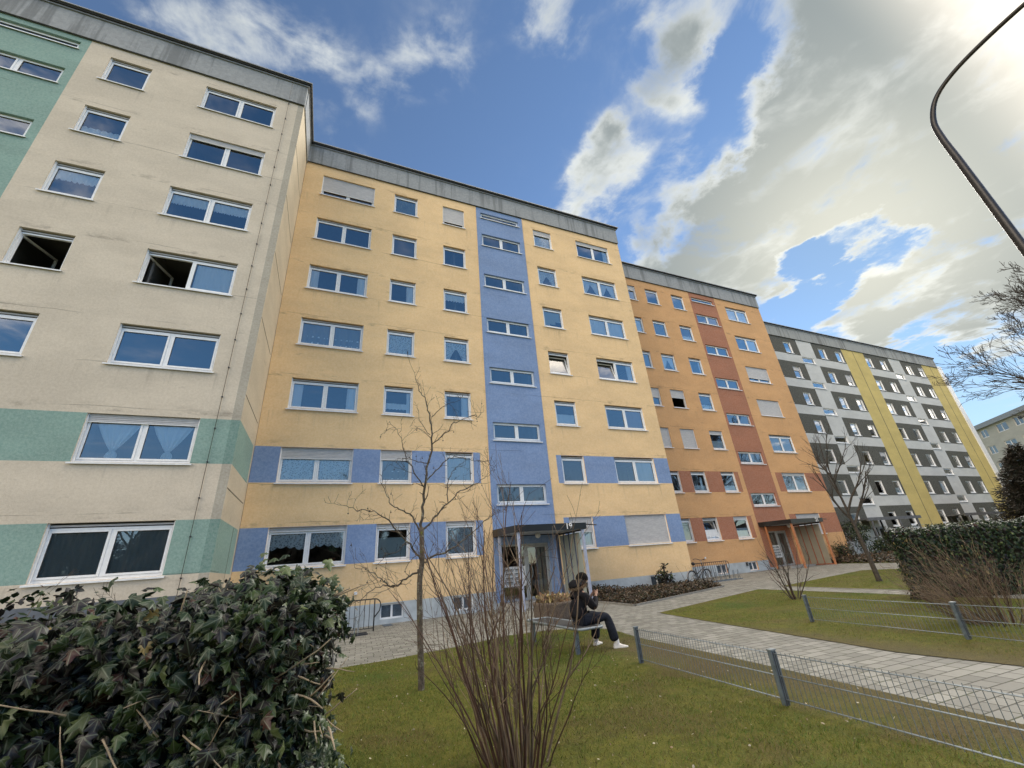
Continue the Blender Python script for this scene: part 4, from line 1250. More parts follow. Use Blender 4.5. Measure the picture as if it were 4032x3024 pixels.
# ---- tree by the far lawn, and the large tree at the right
def tree(label, loc, h, trunk_h, r0, crown, seed, lev=3, kids=5, mat='barkdark', lean=(0, 0), name='bare_tree', group=None, spread=.75, n_limbs=7, rmin=.004, up=.06, rise=.55, shrink=.58):
    t_ = thing(name, label, 'tree', loc, group)
    rd_ = random.Random(seed); mb_ = MB()
    top = Vector((lean[0], lean[1], h * .9)); nodes = [Vector((0, 0, -.1)), Vector((lean[0] * .2, lean[1] * .2, trunk_h * .5)), Vector((lean[0] * .4, lean[1] * .4, trunk_h)), Vector((lean[0] * .8, lean[1] * .8, (trunk_h + h * .9) * .5)), top]
    tp = smooth_path(nodes, 5)
    mb_.tube(tp, [r0 * 1.35 if i == 0 else r0 * (1 - .82 * i / (len(tp) - 1)) for i in range(len(tp))], mat, 8)
    mb_.build('trunk', t_)
    mb_ = MB()
    for i in range(n_limbs):
        f = (i + rd_.random() * .5) / n_limbs
        z = trunk_h + (h * .86 - trunk_h) * f
        idx = min(range(len(tp)), key=lambda q_: abs(tp[q_].z - z)); a = i * 2.4 + rd_.uniform(-.4, .4)
        dr = Vector((math.cos(a), math.sin(a), rise + .9 * f))
        L = crown * (1.15 - .55 * f) * rd_.uniform(.8, 1.1)
        limb(mb_, tp[idx], dr, L, r0 * (.55 - .33 * f), lev, mat, rd_, spread, kids, .10, up, shrink, 6, 7, rmin, .3, .22)
    limb(mb_, top, (0, 0, 1), h * .18, r0 * .2, lev - 1, mat, rd_, spread, kids, .1, up, .6, 5, 5, rmin)
    mb_.build('branches', t_)
    return t_
tree('slender bare tree on the far lawn before the charcoal block', (16.95, 9.35, gz(17)), 4.7, 1.75, .085, 2.0, 31, 2, 5, 'barkdark', (-.25, .1), spread=.5, n_limbs=8, rmin=.004, up=.08, rise=1.3)
tree('large spreading bare tree at the right frame edge', (39.5, 2.5, gz(38)), 13.6, 2.2, .32, 8.2, 35, 4, 7, 'barkdark', (.4, .4), n_limbs=21, rmin=.011, up=.05, spread=.62, rise=.30, shrink=.62)

# ---- trees across the lawn behind the viewer, seen mirrored in the lower windows
bt = tree('bare tree of the row mirrored in the lower windows', (-6.5, -17, 0), 11.0, 2.4, .20, 5.2, 51, 3, 6, 'barkdark', (.2, .2), group='trees mirrored in the windows', n_limbs=11, rmin=.011, up=.03)
for i, (x, y, rz, s) in enumerate(((2.5, -19, 1.3, 1.1), (11, -16, 2.6, .95), (19.5, -18, 4.0, 1.1), (28, -15, 5.1, 1.0), (-15, -18, .6, 1.0))):
    dup(bt, (x, y, gz(x)), rz, None, s)

# ---- dark conifer-like tree before the far block
def dense_tree(label, loc, h, rad, n, probs, leafsize, seed):
    t_ = thing('dark_tree', label, 'tree', loc)
    r_ = np.random.default_rng(seed)
    mb = MB(); mb.tube([(0, 0, -.1), (.05, 0, h * .5), (0, 0, h * .97)], [.16, .10, .03], 'barkdark', 7); mb.build('trunk', t_)
    z = h * (1 - r_.random(n) ** .62 * .97); a = r_.random(n) * 6.283
    rr = rad * (1 - z / h) ** .75 * (.35 + .75 * r_.random(n) ** .6) * (1 + .28 * np.sin(a * 5 + z * 2.2) + .2 * np.sin(z * 5 + a * 3))
    pos = np.stack([rr * np.cos(a), rr * np.sin(a), z + r_.normal(0, .15, n)], 1)
    out = np.stack([np.cos(a), np.sin(a), np.full(n, .25)], 1)
    T = unit(out + r_.normal(0, .5, (n, 3))); N_ = unit(np.array([0, 0, 1.]) + r_.normal(0, .5, (n, 3)))
    cols = [(.020, .026, .016), (.034, .030, .022), (.048, .038, .028), (.03, .04, .018)]
    obj('crown', scatter_mesh('crown', simple_template(), pos, T, N_, leafsize * r_.uniform(.5, 1.3, n), pick(cols, probs, n), 'leaf', np.full(n, .22)), t_)
dense_tree('dark dense tree standing before the distant cream block', (58.2, 16.6, .3), 8.0, 3.0, 24000, [.1, .4, .45, .05], .42, 3)

dk = bpy.data.objects['dark_tree']
for i, (x, y, s) in enumerate(((-22, -28, 1.4), (-13, -30, 1.5), (-7.5, -29, 1.45), (-2.5, -30, 1.4), (-16, -28, 1.2), (-10, -27, 1.1), (-5, -29, 1.3), (0, -27, 1.1), (4.5, -29, 1.25), (9, -27, 1.1), (14, -30, 1.3), (19, -28, 1.1), (24, -30, 1.2))):
    r_ = dup(dk, (x, y, gz(x)), i * 1.7, 'dark dense tree of the group mirrored in the lower windows', s); r_['group'] = 'dark trees mirrored in the windows'
# ---- evergreen shrubs between the orange corner and the charcoal entrance
def evergreen(label, loc, h, rad, n, seed, probs=(.5, .1, .28, .08, .01, .01, .02), size=.16, flat=1.0):
    t_ = thing('evergreen_shrub', label, 'shrub', loc)
    r_ = np.random.default_rng(seed); rd_ = random.Random(seed)
    mb = MB()
    cl = []
    for i in range(11):
        a = rd_.uniform(0, 6.283); e = rd_.uniform(.15, 1)
        p = Vector((rad * .75 * e * math.cos(a), rad * .75 * e * math.sin(a), h * rd_.uniform(.3, .95) * (1.05 - .35 * e)))
        q_ = [Vector((p.x * .1, p.y * .1, -.05)), Vector((p.x * .35, p.y * .35, p.z * .5)), p]
        mb.tube(smooth_path(q_, 4), .016, 'barkdark', 4, False)
        cl.append((p, rad * rd_.uniform(.28, .45)))
    mb.build('stems', t_)
    i_ = r_.integers(0, len(cl), n)
    C_ = np.array([c[0] for c in cl])[i_]; S_ = np.array([c[1] for c in cl])[i_]
    dd = unit(r_.normal(0, 1, (n, 3))); pos = C_ + dd * (S_ * r_.random(n) ** .45)[:, None] * np.array([1, 1, .8])
    pos[:, 2] = np.abs(pos[:, 2])
    N_ = unit(dd + np.array([0, 0, .8]) + r_.normal(0, .4, (n, 3))); T = unit(r_.normal(0, 1, (n, 3)) + np.array([0, 0, -.3]))
    global rng
    obj('leaves', scatter_mesh('leaves', simple_template(), pos, T, N_, size * r_.uniform(.6, 1.2, n), pick(IVYC, probs, n), 'leaf', size * r_.uniform(.5, .8, n) / size), t_)
    return t_
evergreen('tall loose evergreen shrub at the corner of the orange block', (34.3, 20.3, gz(34)), 2.9, 1.15, 1100, 4)
evergreen('broad evergreen shrub before the white plinth of the charcoal block', (36.6, 20.4, gz(36)), 2.7, 1.25, 1100, 5)
evergreen('low dark evergreen shrub beside the orange entrance', (31.6, 19.4, gz(31)), 1.25, 1.3, 1100, 6)
evergreen('low spreading evergreen shrub in the bed by the charcoal entrance', (37.2, 19.2, gz(37)), 1.2, 1.5, 1200, 7)
evergreen('leafy ivy bush half covering the basement window of the yellow block', (13.95, 16.1, gz(14)), 1.05, .55, 420, 8, (.3, .3, .1, .02, .02, .1, .2), .13)

# ---- ground cover
def cover(name, label, poly, n, hfun, size, cols, probs, seed, mat='leaf'):
    r_ = np.random.default_rng(seed)
    poly = np.array(poly); lo_, hi_ = poly.min(0), poly.max(0)
    pts = r_.uniform(lo_, hi_, (n * 3, 2))
    x, y = pts[:, 0], pts[:, 1]; ins = np.zeros(len(pts), bool); j = len(poly) - 1
    for i in range(len(poly)):
        xi, yi = poly[i]; xj, yj = poly[j]
        with np.errstate(divide='ignore', invalid='ignore'):
            c = ((yi > y) != (yj > y)) & (x < (xj - xi) * (y - yi) / (yj - yi + 1e-12) + xi)
        ins ^= c; j = i
    pts = pts[ins][:n]; n = len(pts)
    hh = hfun(pts[:, 0], pts[:, 1])
    pos = np.stack([pts[:, 0], pts[:, 1], gz(pts[:, 0]) + .015 + hh * r_.random(n) ** .7], 1)
    T = unit(r_.normal(0, 1, (n, 3)) * np.array([1, 1, .5])); N_ = unit(np.array([0, 0, 1.]) + r_.normal(0, .6, (n, 3)))
    o = obj(name, scatter_mesh(name, simple_template(), pos, T, N_, size * r_.uniform(.5, 1.3, n), pick(cols, probs, n), mat))
    return tag(o, label, 'plants', kind='stuff')
BC = [(.05, .032, .02), (.09, .06, .035), (.03, .035, .015), (.16, .11, .07), (.025, .022, .02)]
cover('ground_cover', 'brown and green low plants and dead leaves covering the bed by the yellow wall', BED, 15000,
      lambda x, y: .10 + .34 * np.clip((y - 14.4) / 1.2, 0, 1) * np.clip((11.9 - x) / 2.2, 0, 1) + .07 * (1 + np.sin(x * 4 + y * 2)) + .05 * np.sin(y * 7 + x * 3), .085, BC, [.3, .25, .25, .08, .15], 5)
cover('ground_cover', 'brown planted strip before the evergreen shrubs and the charcoal entrance', [(28.7, 17.4), (27.6, 13.9), (31, 13.5), (39, 17), (40, 20), (29, 19.3)], 7000,
      lambda x, y: .22 + .1 * np.sin(x * 3 + y), .16, BC, [.3, .25, .25, .08, .15], 6)
cover('leaf_litter', 'pale withered leaves and petals strewn over the lawn', [(-.2, 3.0), (5.1, 2.6), (5.4, 7.5), (4.8, 9.6), (.5, 9.3)], 420,
      lambda x, y: .03 + 0 * x, .026, [(.42, .38, .28), (.30, .24, .15), (.22, .15, .08)], [.35, .35, .3], 9)

def grass(name, label, poly, n, size, seed, edge=None, near=None):
    r_ = np.random.default_rng(seed)
    poly = np.array(poly); lo_, hi_ = poly.min(0), poly.max(0)
    pts = r_.uniform(lo_, hi_, (n * 2, 2))
    x, y = pts[:, 0], pts[:, 1]; ins = np.zeros(len(pts), bool); j = len(poly) - 1
    for i in range(len(poly)):
        xi, yi = poly[i]; xj, yj = poly[j]
        c = ((yi > y) != (yj > y)) & (x < (xj - xi) * (y - yi) / (yj - yi + 1e-12) + xi)
        ins ^= c; j = i
    f1_ = np.sin(x * 2.3 + 1.2 * np.sin(y * 1.7)) + np.sin(y * 2.9 + 1.5 * np.sin(x * 1.3)) + .6 * np.sin(x * 7 + y * 5)
    worn = np.clip((x - 4.1 + .3 * np.sin(y * 2.5)) / .5, 0, 1) * np.clip((7.7 - x) / .6, 0, 1) * np.clip((8.5 - y) / 2, 0, 1)
    keep = ins & (r_.random(len(x)) > .35 * worn) & (r_.random(len(x)) < .72 + .2 * f1_)
    pts = pts[keep][:n]; f1_ = f1_[keep][:n]; worn = worn[keep][:n]; n = len(pts)
    pos = np.stack([pts[:, 0], pts[:, 1], gz(pts[:, 0]) + .008], 1)
    T = unit(r_.normal(0, .75, (n, 3)) * np.array([1, 1, .2]) + np.array([0, 0, 1.]))
    N_ = unit(r_.normal(0, 1, (n, 3)))
    green = pick([(.080, .148, .020), (.138, .172, .025), (.185, .182, .032)], [.3, .4, .3], n)
    dry = pick([(.15, .115, .045), (.19, .15, .075), (.105, .085, .03)], [.4, .25, .35], n)
    k = r_.random(n) < np.clip(.27 - .12 * f1_ + .5 * worn, .05, .9)
    tint = np.where(k[:, None], dry, green)
    s = size * r_.uniform(.45, 1.25, n) * (1 - .45 * worn)
    o = obj(name, scatter_mesh(name, grass_template(), pos, T, N_, s, tint, 'grass', np.full(n, .13)))
    return tag(o, label, 'grass', kind='stuff')
grass('grass', 'short mossy winter grass of the near lawn', [(.1, 2.6), (5.0, 1.6), (5.18, 3.12), (5.30, 4.17), (5.46, 5.6), (5.62, 7.6), (5.78, 8.3), (5.8, 9.0), (5.23, 9.8), (4.6, 10.0), (4.0, 10.05), (2.67, 9.68), (1.3, 9.45), (-.6, 9.4), (-.4, 4.5)], 120000, .040, 3)
grass('grass', 'short olive grass of the lawn beyond the slabbed path', [(8.3, 9.9), (7.85, 8.0), (7.5, 6.3), (7.2, 4.8), (7.05, 3.97), (7.08, 2.5), (11.2, 1.0), (13.3, 6.6), (14.1, 11.6)], 60000, .04, 4)
grass('grass', 'short yellowish grass of the farthest lawn by the slender tree', [(15.3, 11.6), (14.5, 7.2), (17, 7.0), (24, 9), (22.8, 11.4), (22.3, 12.85), (18.3, 12.1)], 30000, .045, 5)

# ------------------------------------------------------------------ low wire-mesh fences
def fence(label, pts, hts=.46, group='low wire mesh fences'):
    t_ = thing('wire_fence', label, 'fence', (pts[0][0], pts[0][1], gz(pts[0][0])), group)
    o0 = Vector((pts[0][0], pts[0][1], gz(pts[0][0])))
    P = [Vector((x, y, gz(x))) - o0 for x, y in pts]
    for i, p in enumerate(P):
        dv = (P[min(i + 1, len(P) - 1)] - P[max(i - 1, 0)]).normalized(); nv = Vector((-dv.y, dv.x, 0))
        mb = MB(); a, b = .030, .020
        mb.obox(p - dv * b - nv * a + Vector((0, 0, -.1)), dv * 2 * b, nv * 2 * a, (0, 0, hts + .1), 'galv')
        for s_ in (-1, 1):
            mb.obox(p - dv * (b + .004) + nv * (s_ * .012) - nv * .003, dv * (2 * b + .008), nv * .006, (0, 0, hts - .01), 'darkmetal')
        mb.obox(p - dv * (b + .006) - nv * (a + .006) + Vector((0, 0, hts)), dv * (2 * b + .012), nv * (2 * a + .012), (0, 0, .012), 'galvl')
        mb.build('post', t_)
    for i in range(len(P) - 1):
        a_, b_ = P[i], P[i + 1]; dv = (b_ - a_); L = dv.length; dv.normalize(); nv = Vector((-dv.y, dv.x, 0))
        mb = MB()
        off = nv * 0
        for z in (.06, .25, .435):
            for s_ in (-.006, .006):
                mb.tube([a_ + dv * .022 + nv * s_ + Vector((0, 0, z)), b_ - dv * .022 + nv * s_ + Vector((0, 0, z))], .0038, 'galvl', 5)
        n = int(L / .05)
        for k in range(1, n):
            q_ = a_ + dv * (L * k / n)
            mb.tube([q_ + Vector((0, 0, .04)), q_ + Vector((0, 0, .455))], .0025, 'galv', 4, False)
        mb.build('mesh_panel', t_)
fence('low galvanised wire mesh fence between the near lawn and the slabbed path', [(4.35, 5.88), (4.19, 3.52), (4.04, 1.05), (3.88, -1.4)])
fence('low galvanised wire mesh fence on the far side of the slabbed path', [(8.66, 6.19), (8.27, 3.75), (7.88, 1.3), (7.5, -1.1)])

# ------------------------------------------------------------------ street lamp
L1 = thing('street_lamp', 'tall dark street lamp with a curved arm at the upper right', 'street lamp', (7.15, 1.09, gz(7.15)))
mb = MB()
pth = [(0, 0, 0), (0, 0, 3.0), (0, 0, 5.6)]
pole = [(0, 0, -.2), (0, 0, .8), (0, 0, .85), (0, 0, 2.5), (0, 0, 4.2), (0, 0, 5.84)]
arc = smooth_path([(0, 0, 5.84), (0, 0, 6.25), (0, -.03, 6.55), (0, -.16, 6.82), (0, -.40, 6.98), (0, -.75, 7.07), (0, -1.2, 7.12), (0, -1.75, 7.14)], 5)
mb.tube([Vector(p) for p in pole[:-1]] + arc, [.075, .075, .052, .048, .044] + [.040 - .013 * min(1, i / 18) for i in range(len(arc))], 'lamp', 14)
mb.build('pole', L1)
mb = MB()
for i, (y, wd, z0, z1) in enumerate(((-1.70, .05, 7.08, 7.18), (-1.8, .10, 7.05, 7.22), (-2.15, .15, 7.04, 7.24), (-2.45, .10, 7.07, 7.20))):
    pass
sec = [(-1.68, .04, 7.09, 7.18), (-1.8, .10, 7.05, 7.22), (-2.15, .15, 7.03, 7.25), (-2.45, .09, 7.07, 7.20)]
for (y0, w0, a0, b0), (y1, w1, a1, b1) in zip(sec[:-1], sec[1:]):
    Q0 = [(-w0, y0, a0), (w0, y0, a0), (w0 * .7, y0, b0), (-w0 * .7, y0, b0)]; Q1 = [(-w1, y1, a1), (w1, y1, a1), (w1 * .7, y1, b1), (-w1 * .7, y1, b1)]
    for j in range(4): mb.face([Q0[j], Q0[(j + 1) % 4], Q1[(j + 1) % 4], Q1[j]], 'lamp')
mb.face([(-.09, -2.45, 7.07), (.09, -2.45, 7.07), (.063, -2.45, 7.20), (-.063, -2.45, 7.20)], 'lamp')
mb.build('lamp_head', L1)

# ------------------------------------------------------------------ entrance canopies with house numbers
def text_mesh(body, size, mat, name='house_number', depth=.006):
    cu = bpy.data.curves.new('txt', 'FONT'); cu.body = body; cu.size = size; cu.extrude = depth; cu.offset = .003
    cu.align_x = 'CENTER'; cu.align_y = 'CENTER'
    o = bpy.data.objects.new('txt', cu); COL.objects.link(o)
    bpy.context.view_layer.update()
    me = bpy.data.meshes.new_from_object(o.evaluated_get(bpy.context.evaluated_depsgraph_get()))
    bpy.data.objects.remove(o); bpy.data.curves.remove(cu)
    me.materials.clear(); me.materials.append(M[mat]); me.name = name
    return me
def canopy(label, x0, Yw, g, num, pm, dm, gm, numx):
    """flat black canopy on posts in front of an entrance; x0 = left end, Yw = wall plane, g = ground height"""
    t_ = thing('entrance_canopy', label, 'canopy', (x0, Yw, 0))
    yF = -2.08; W2 = 2.98
    mb = MB()
    # trapezium roof: the left side runs back obliquely to the wall
    low, hi = 2.60, 2.84
    top = [(0, yF, hi), (W2, yF, hi), (W2 + .02, -.03, hi), (-.16, -.03, hi + .04)]; bot = [(x, y, low if y < -1 else low + .0) for x, y, z in top]
    mb.face(top, 'black')
    for i in range(4):
        j = (i + 1) % 4
        mb.face([bot[i], bot[j], top[j], top[i]], 'black')
    ins = [(.03, yF + .03, low + .03), (W2 - .03, yF + .03, low + .03), (W2 - .03, -.03, low + .03), (-.1, -.03, low + .03)]
    mb.face(ins[::-1], 'ceil')
    for i in range(4):
        j = (i + 1) % 4
        mb.face([bot[j], bot[i], ins[i], ins[j]], 'black')
    mb.build('canopy_roof', t_)
    mb = MB(); mb.tube([(W2 - .02, yF + .1, hi - .05), (W2 + .55, yF + .12, hi - .10)], .022, 'black', 6); mb.build('rain_spout', t_)
    for px, py, m_ in ((.12, yF + .12, pm), (-.0, -.34, pm), (W2 - .16, yF + .08, pm), (W2 - .33, -.22, dm)):
        mb = MB(); mb.box(px - .045, px + .045, py - .045, py + .045, g, low, m_); mb.build('post', t_)
    # glazed right side
    gx = W2 - .22
    for i in range(4):
        y0 = yF + .22 + i * .43; y1 = y0 + .40
        mb = MB(); mb.box(gx - .006, gx + .006, y0 + .02, min(y1, -.27), g + .10, low - .10, gm); mb.build('glass_panel', t_)
    mb = MB()
    for i in range(1, 4):
        y0 = yF + .205 + i * .43; mb.box(gx - .03, gx + .03, y0 - .022, y0 + .022, g + .05, low - .04, dm)
    mb.box(gx - .03, gx + .03, yF + .14, -.16, low - .06, low - .002, 'black'); mb.box(gx - .03, gx + .03, yF + .14, -.16, g + .04, g + .09, dm)
    mb.build('glazing_bar', t_)
    o = obj('house_number', text_mesh(num, .30, 'white'), t_, (numx, yF - .008, (low + hi) / 2)); o.rotation_euler = (R(90), 0, 0)
    mb = MB(); mb.lathe([(.05, low + .028), (.09, low - .0), (.11, low - .07), (.08, low - .14), (.02, low - .17), (.001, low - .172)], 1.45, -.85, 'globe', 14); mb.build('ceiling_lamp', t_)
    return t_
canopy('black flat entrance canopy numbered 19 on pale blue posts', 6.27, YB, gz(6.3), '19', 'bluepaint', 'bluedark', 'frost', 2.20)
canopy('black flat entrance canopy numbered 21 on orange posts', 25.25, YC, gz(25.3), '21', 'orangepaint', 'rustpaint', 'frostc', 2.40)
def timber_canopy(label, x0, x1, y, zt):
    t_ = thing('timber_canopy', label, 'canopy', (x0, y, 0))
    L = x1 - x0
    mb = MB(); mb.box(0, L, 0, .12, zt - .24, zt, 'greybeam'); mb.build('front_beam', t_)
    mb = MB(); mb.face([(.05, .13, zt - .05), (L * .55, .13, zt - .05), (L * .55, 1.5, zt - .05), (.05, 1.5, zt - .05)], 'black'); mb.box(.05, L * .55, .13, 1.5, zt - .12, zt - .06, 'greybeam'); mb.build('roof_slab', t_)
    for px in (.45, .45 + L * .5, L - .7):
        mb = MB(); mb.box(px, px + .13, .005, .115, gz(x0), zt - .245, 'greybeam'); mb.build('post', t_)
    for px in (.5, L * .54):
        mb = MB(); mb.box(px, px + .1, 1.3, 1.4, gz(x0), zt - .13, 'black'); mb.build('rear_post', t_)
timber_canopy('weathered grey timber canopy at the first charcoal entrance', 39.9, 47.7, 21.1, 2.97)
timber_canopy('weathered grey timber canopy at the farther charcoal entrance', 55.3, 63.5, 21.1, 2.95)

# ------------------------------------------------------------------ railings, racks, bicycles
def railing(label, x0, x1, y, g, h, curl_r=True, n=None):
    t_ = thing('stair_railing', label, 'railing', (x0, y, g))
    L = x1 - x0; n = n or int(L / .15)
    mb = MB()
    mb.tube([(0, 0, h), (L - .2, 0, h)] + [(L - .2 + .18 * math.sin(a), 0, h - .18 + .18 * math.cos(a)) for a in (.3, .6, .9, 1.2, 1.57)] + [(L - .05, 0, h * .62), (L - .2, 0, h * .42)], .017, 'iron', 6)
    mb.tube([(0, 0, .10), (L - .2, 0, .10)], .012, 'iron', 6)
    mb.build('handrail', t_)
    for px in (.02, L * .45, L - .2):
        mb = MB(); mb.tube([(px, 0, -.1), (px, 0, h)], .02, 'iron', 6); mb.build('post', t_)
    mb = MB()
    for k in range(1, n):
        px = (L - .2) * k / n; mb.tube([(px, 0, .10), (px, 0, h)], .009, 'iron', 5, False)
    mb.build('bars', t_)
railing('black iron stair railing at the foot of the yellow wall left of the young tree', -1.6, 1.72, 14.9, gz(0), .88)
railing('black iron stair railing at the foot of the orange wall behind the bicycle', 16.35, 19.55, 17.5, gz(18), .82, n=21)
def hoop_rack(label, x0, y, n, step, g):
    t_ = thing('bicycle_rack', label, 'bicycle rack', (x0, y, g))
    mb = MB(); L = step * (n - 1) + .3
    for yy in (0, .36): mb.obox((-.15, yy, .0), (L, 0, 0), (0, .045, 0), (0, 0, .045), 'galv')
    mb.build('base_rail', t_)
    for k in range(n):
        x = k * step; mb = MB()
        mb.tube(smooth_path([(x, .02, .04), (x + .02, .05, .30), (x + .10, .12, .42), (x + .22, .28, .36), (x + .30, .38, .05)], 5), .011, 'galv', 6)
        mb.build('hoop', t_)
hoop_rack('galvanised bicycle rack of slanted hoops before the orange wall', 16.75, 16.15, 7, .30, gz(17))
t_ = thing('bicycle_rack', 'short floor mounted bicycle rack with one hoop beside the left railing', 'bicycle rack', (.55, 14.05, gz(.6)))
mb = MB(); mb.obox((-.3, 0, 0), (1.05, .10, 0), (-.01, .07, 0), (0, 0, .05), 'darkmetal'); mb.obox((-.3, .35, 0), (1.05, .10, 0), (-.01, .07, 0), (0, 0, .05), 'darkmetal'); mb.build('base_rail', t_)
mb = MB()
for dx_ in (0, .10): mb.tube(smooth_path([(.38 + dx_, .07, .02), (.37 + dx_, .08, .40), (.40 + dx_, .14, .52), (.41 + dx_, .28, .46), (.40 + dx_, .40, .03)], 5), .011, 'galvl', 6)
mb.build('hoop', t_)

M['bikegreen'] = plain('plant_green', (.05, .11, .04), .6)
M['tyre'] = plain('tyre_rubber', (.015, .015, .015), .8)
M['rim'] = plain('rim_alloy', (.38, .38, .40), .35, .6)
M['bikeblack'] = plain('black_bike_paint', (.02, .02, .024), .3, .1)
M['bikered'] = plain('faded_red_paint', (.30, .10, .06), .5)
M['bikeorange'] = plain('orange_bike_paint', (.50, .20, .06), .5)
def ringpts(c, r_, n=28): return [(c[0] + r_ * math.cos(2 * math.pi * i / n), c[1], c[2] + r_ * math.sin(2 * math.pi * i / n)) for i in range(n)]
def bicycle(label, loc, rz, lean=.06, paint='bikeblack', group=None):
    t_ = thing('bicycle', label, 'bicycle', loc, group); t_.rotation_euler = (lean, 0, rz)
    Rr, Rf, rad = Vector((0, 0, .33)), Vector((1.02, 0, .33)), .30
    for c in (Rr, Rf):
        wm = MB(); wm.tube(ringpts(c, rad), .022, 'tyre', 7, False, True); wl = wm.build('wheel', t_)
        mb = MB(); mb.tube(ringpts(c, rad - .026), .011, 'rim', 5, False, True); mb.tube([c + Vector((0, -.04, 0)), c + Vector((0, .04, 0))], .02, 'rim', 8)
        mb.build('rim', wl)
        mb = MB()
        for i in range(18):
            a = 2 * math.pi * i / 18; mb.tube([c + Vector((0, .02 * (-1) ** i, 0)), c + Vector(((rad - .03) * math.cos(a), 0, (rad - .03) * math.sin(a)))], .0016, 'rim', 3, False)
        mb.build('spokes', wl)
    bbk = Vector((.42, 0, .30)); st = Vector((.28, 0, .70)); hd = Vector((.82, 0, .78)); hb = Vector((.86, 0, .66))
    mb = MB()
    for a, b, r_ in ((bbk, st, .017), (bbk, hb, .022), (Vector((.36, 0, .48)), hb + Vector((0, 0, .05)), .017), (hd + Vector((-.03, 0, .12)), hb, .018)):
        mb.tube([a, b], r_, paint, 8)
    for s_ in (-.05, .05):
        mb.tube([Rr + Vector((0, s_, 0)), bbk + Vector((0, s_ * .4, 0))], .010, paint, 6); mb.tube([Rr + Vector((0, s_, 0)), st + Vector((.02, s_ * .3, -.06))], .009, paint, 6)
        mb.tube(smooth_path([hb, hb + Vector((.03, s_, -.10)), Rf + Vector((0, s_, 0))], 4), .012, paint, 6)
    mb.build('frame', t_)
    mb = MB(); sd = Vector((.25, 0, .88))
    mb.tube([st, sd], .012, 'rim', 6)
    mb.tube([sd + Vector((-.13, 0, .02)), sd + Vector((-.05, 0, .025)), sd + Vector((.06, 0, .015)), sd + Vector((.14, 0, .015))], [.05, .075, .03, .018], 'tyre', 8)
    mb.build('saddle', t_)
    mb = MB(); top = Vector((.76, 0, 1.02))
    mb.tube([hd + Vector((-.03, 0, .1)), top], .013, 'rim', 6)
    mb.tube(smooth_path([top + Vector((-.16, -.28, .03)), top + Vector((-.02, -.22, .05)), top, top + Vector((-.02, .22, .05)), top + Vector((-.16, .28, .03))], 4), .012, 'bikeblack', 6)
    mb.build('handlebar', t_)
    mb = MB()
    for c in (Rr, Rf):
        a0, a1 = ((.4, 2.9) if c is Rr else (.3, 2.4))
        pts = [c + Vector(((rad + .04) * math.cos(a), 0, (rad + .04) * math.sin(a))) for a in [a0 + (a1 - a0) * i / 12 for i in range(13)]]
        for p, q_ in zip(pts[:-1], pts[1:]): mb.face([p + Vector((0, -.026, 0)), p + Vector((0, .026, 0)), q_ + Vector((0, .026, 0)), q_ + Vector((0, -.026, 0))], 'rim')
    mb.build('mudguard', t_)
    mb = MB(); mb.tube([(bbk.x + .09 * math.cos(a), -.05, bbk.z + .09 * math.sin(a)) for a in [2 * math.pi * i / 16 for i in range(16)]], .008, 'darkmetal', 4, False, True)
    mb.tube([bbk + Vector((0, -.06, 0)), bbk + Vector((.12, -.07, -.12)), bbk + Vector((.12, -.15, -.12))], .010, 'darkmetal', 5); mb.tube([bbk + Vector((0, .06, 0)), bbk + Vector((-.12, .07, .12)), bbk + Vector((-.12, .15, .12))], .010, 'darkmetal', 5)
    mb.build('pedal_crank', t_)
    return t_
bicycle('black upright bicycle parked between the planting bed and the orange block railing', (14.85, 15.45, gz(15.2)), R(8), .08)
bicycle('dark bicycle with pale handlebar parked nearest the charcoal entrance door', (40.9, 20.3, gz(41)), R(-60), .05, 'bikeblack')
bicycle('faded red bicycle among those by the charcoal entrance', (40.0, 20.4, gz(40)), R(-75), -.05, 'bikered')
bicycle('orange bicycle parked right of the others by the charcoal entrance', (41.9, 20.4, gz(42)), R(-70), .04, 'bikeorange')

t_ = thing('flower_pot', 'terracotta flower pot with a stick plant behind the ground floor window', 'flower pot', (.20, YB + .27, 2.05))
M['terracotta'] = plain('terracotta', (.34, .14, .07), .8)
mb = MB(); mb.lathe([(.001, 0), (.09, 0), (.12, .14), (.13, .14), (.13, .17), (.11, .17), (.10, .13), (.001, .13)], 0, 0, 'terracotta', 14); mb.build('pot', t_)
mb = MB(); mb.tube([(0, 0, .1), (.01, 0, .5), (0, .01, .78)], .012, 'tantwig', 5)
for i in range(26):
    a = i * 2.4; z = .38 + .016 * i; mb.face([(0, 0, z), (.10 * math.cos(a), .06 * math.sin(a), z + .08), (.16 * math.cos(a + .2), .08 * math.sin(a + .2), z + .05), (.09 * math.cos(a + .5), .06 * math.sin(a + .5), z)], 'bikegreen')
mb.build('plant', t_)
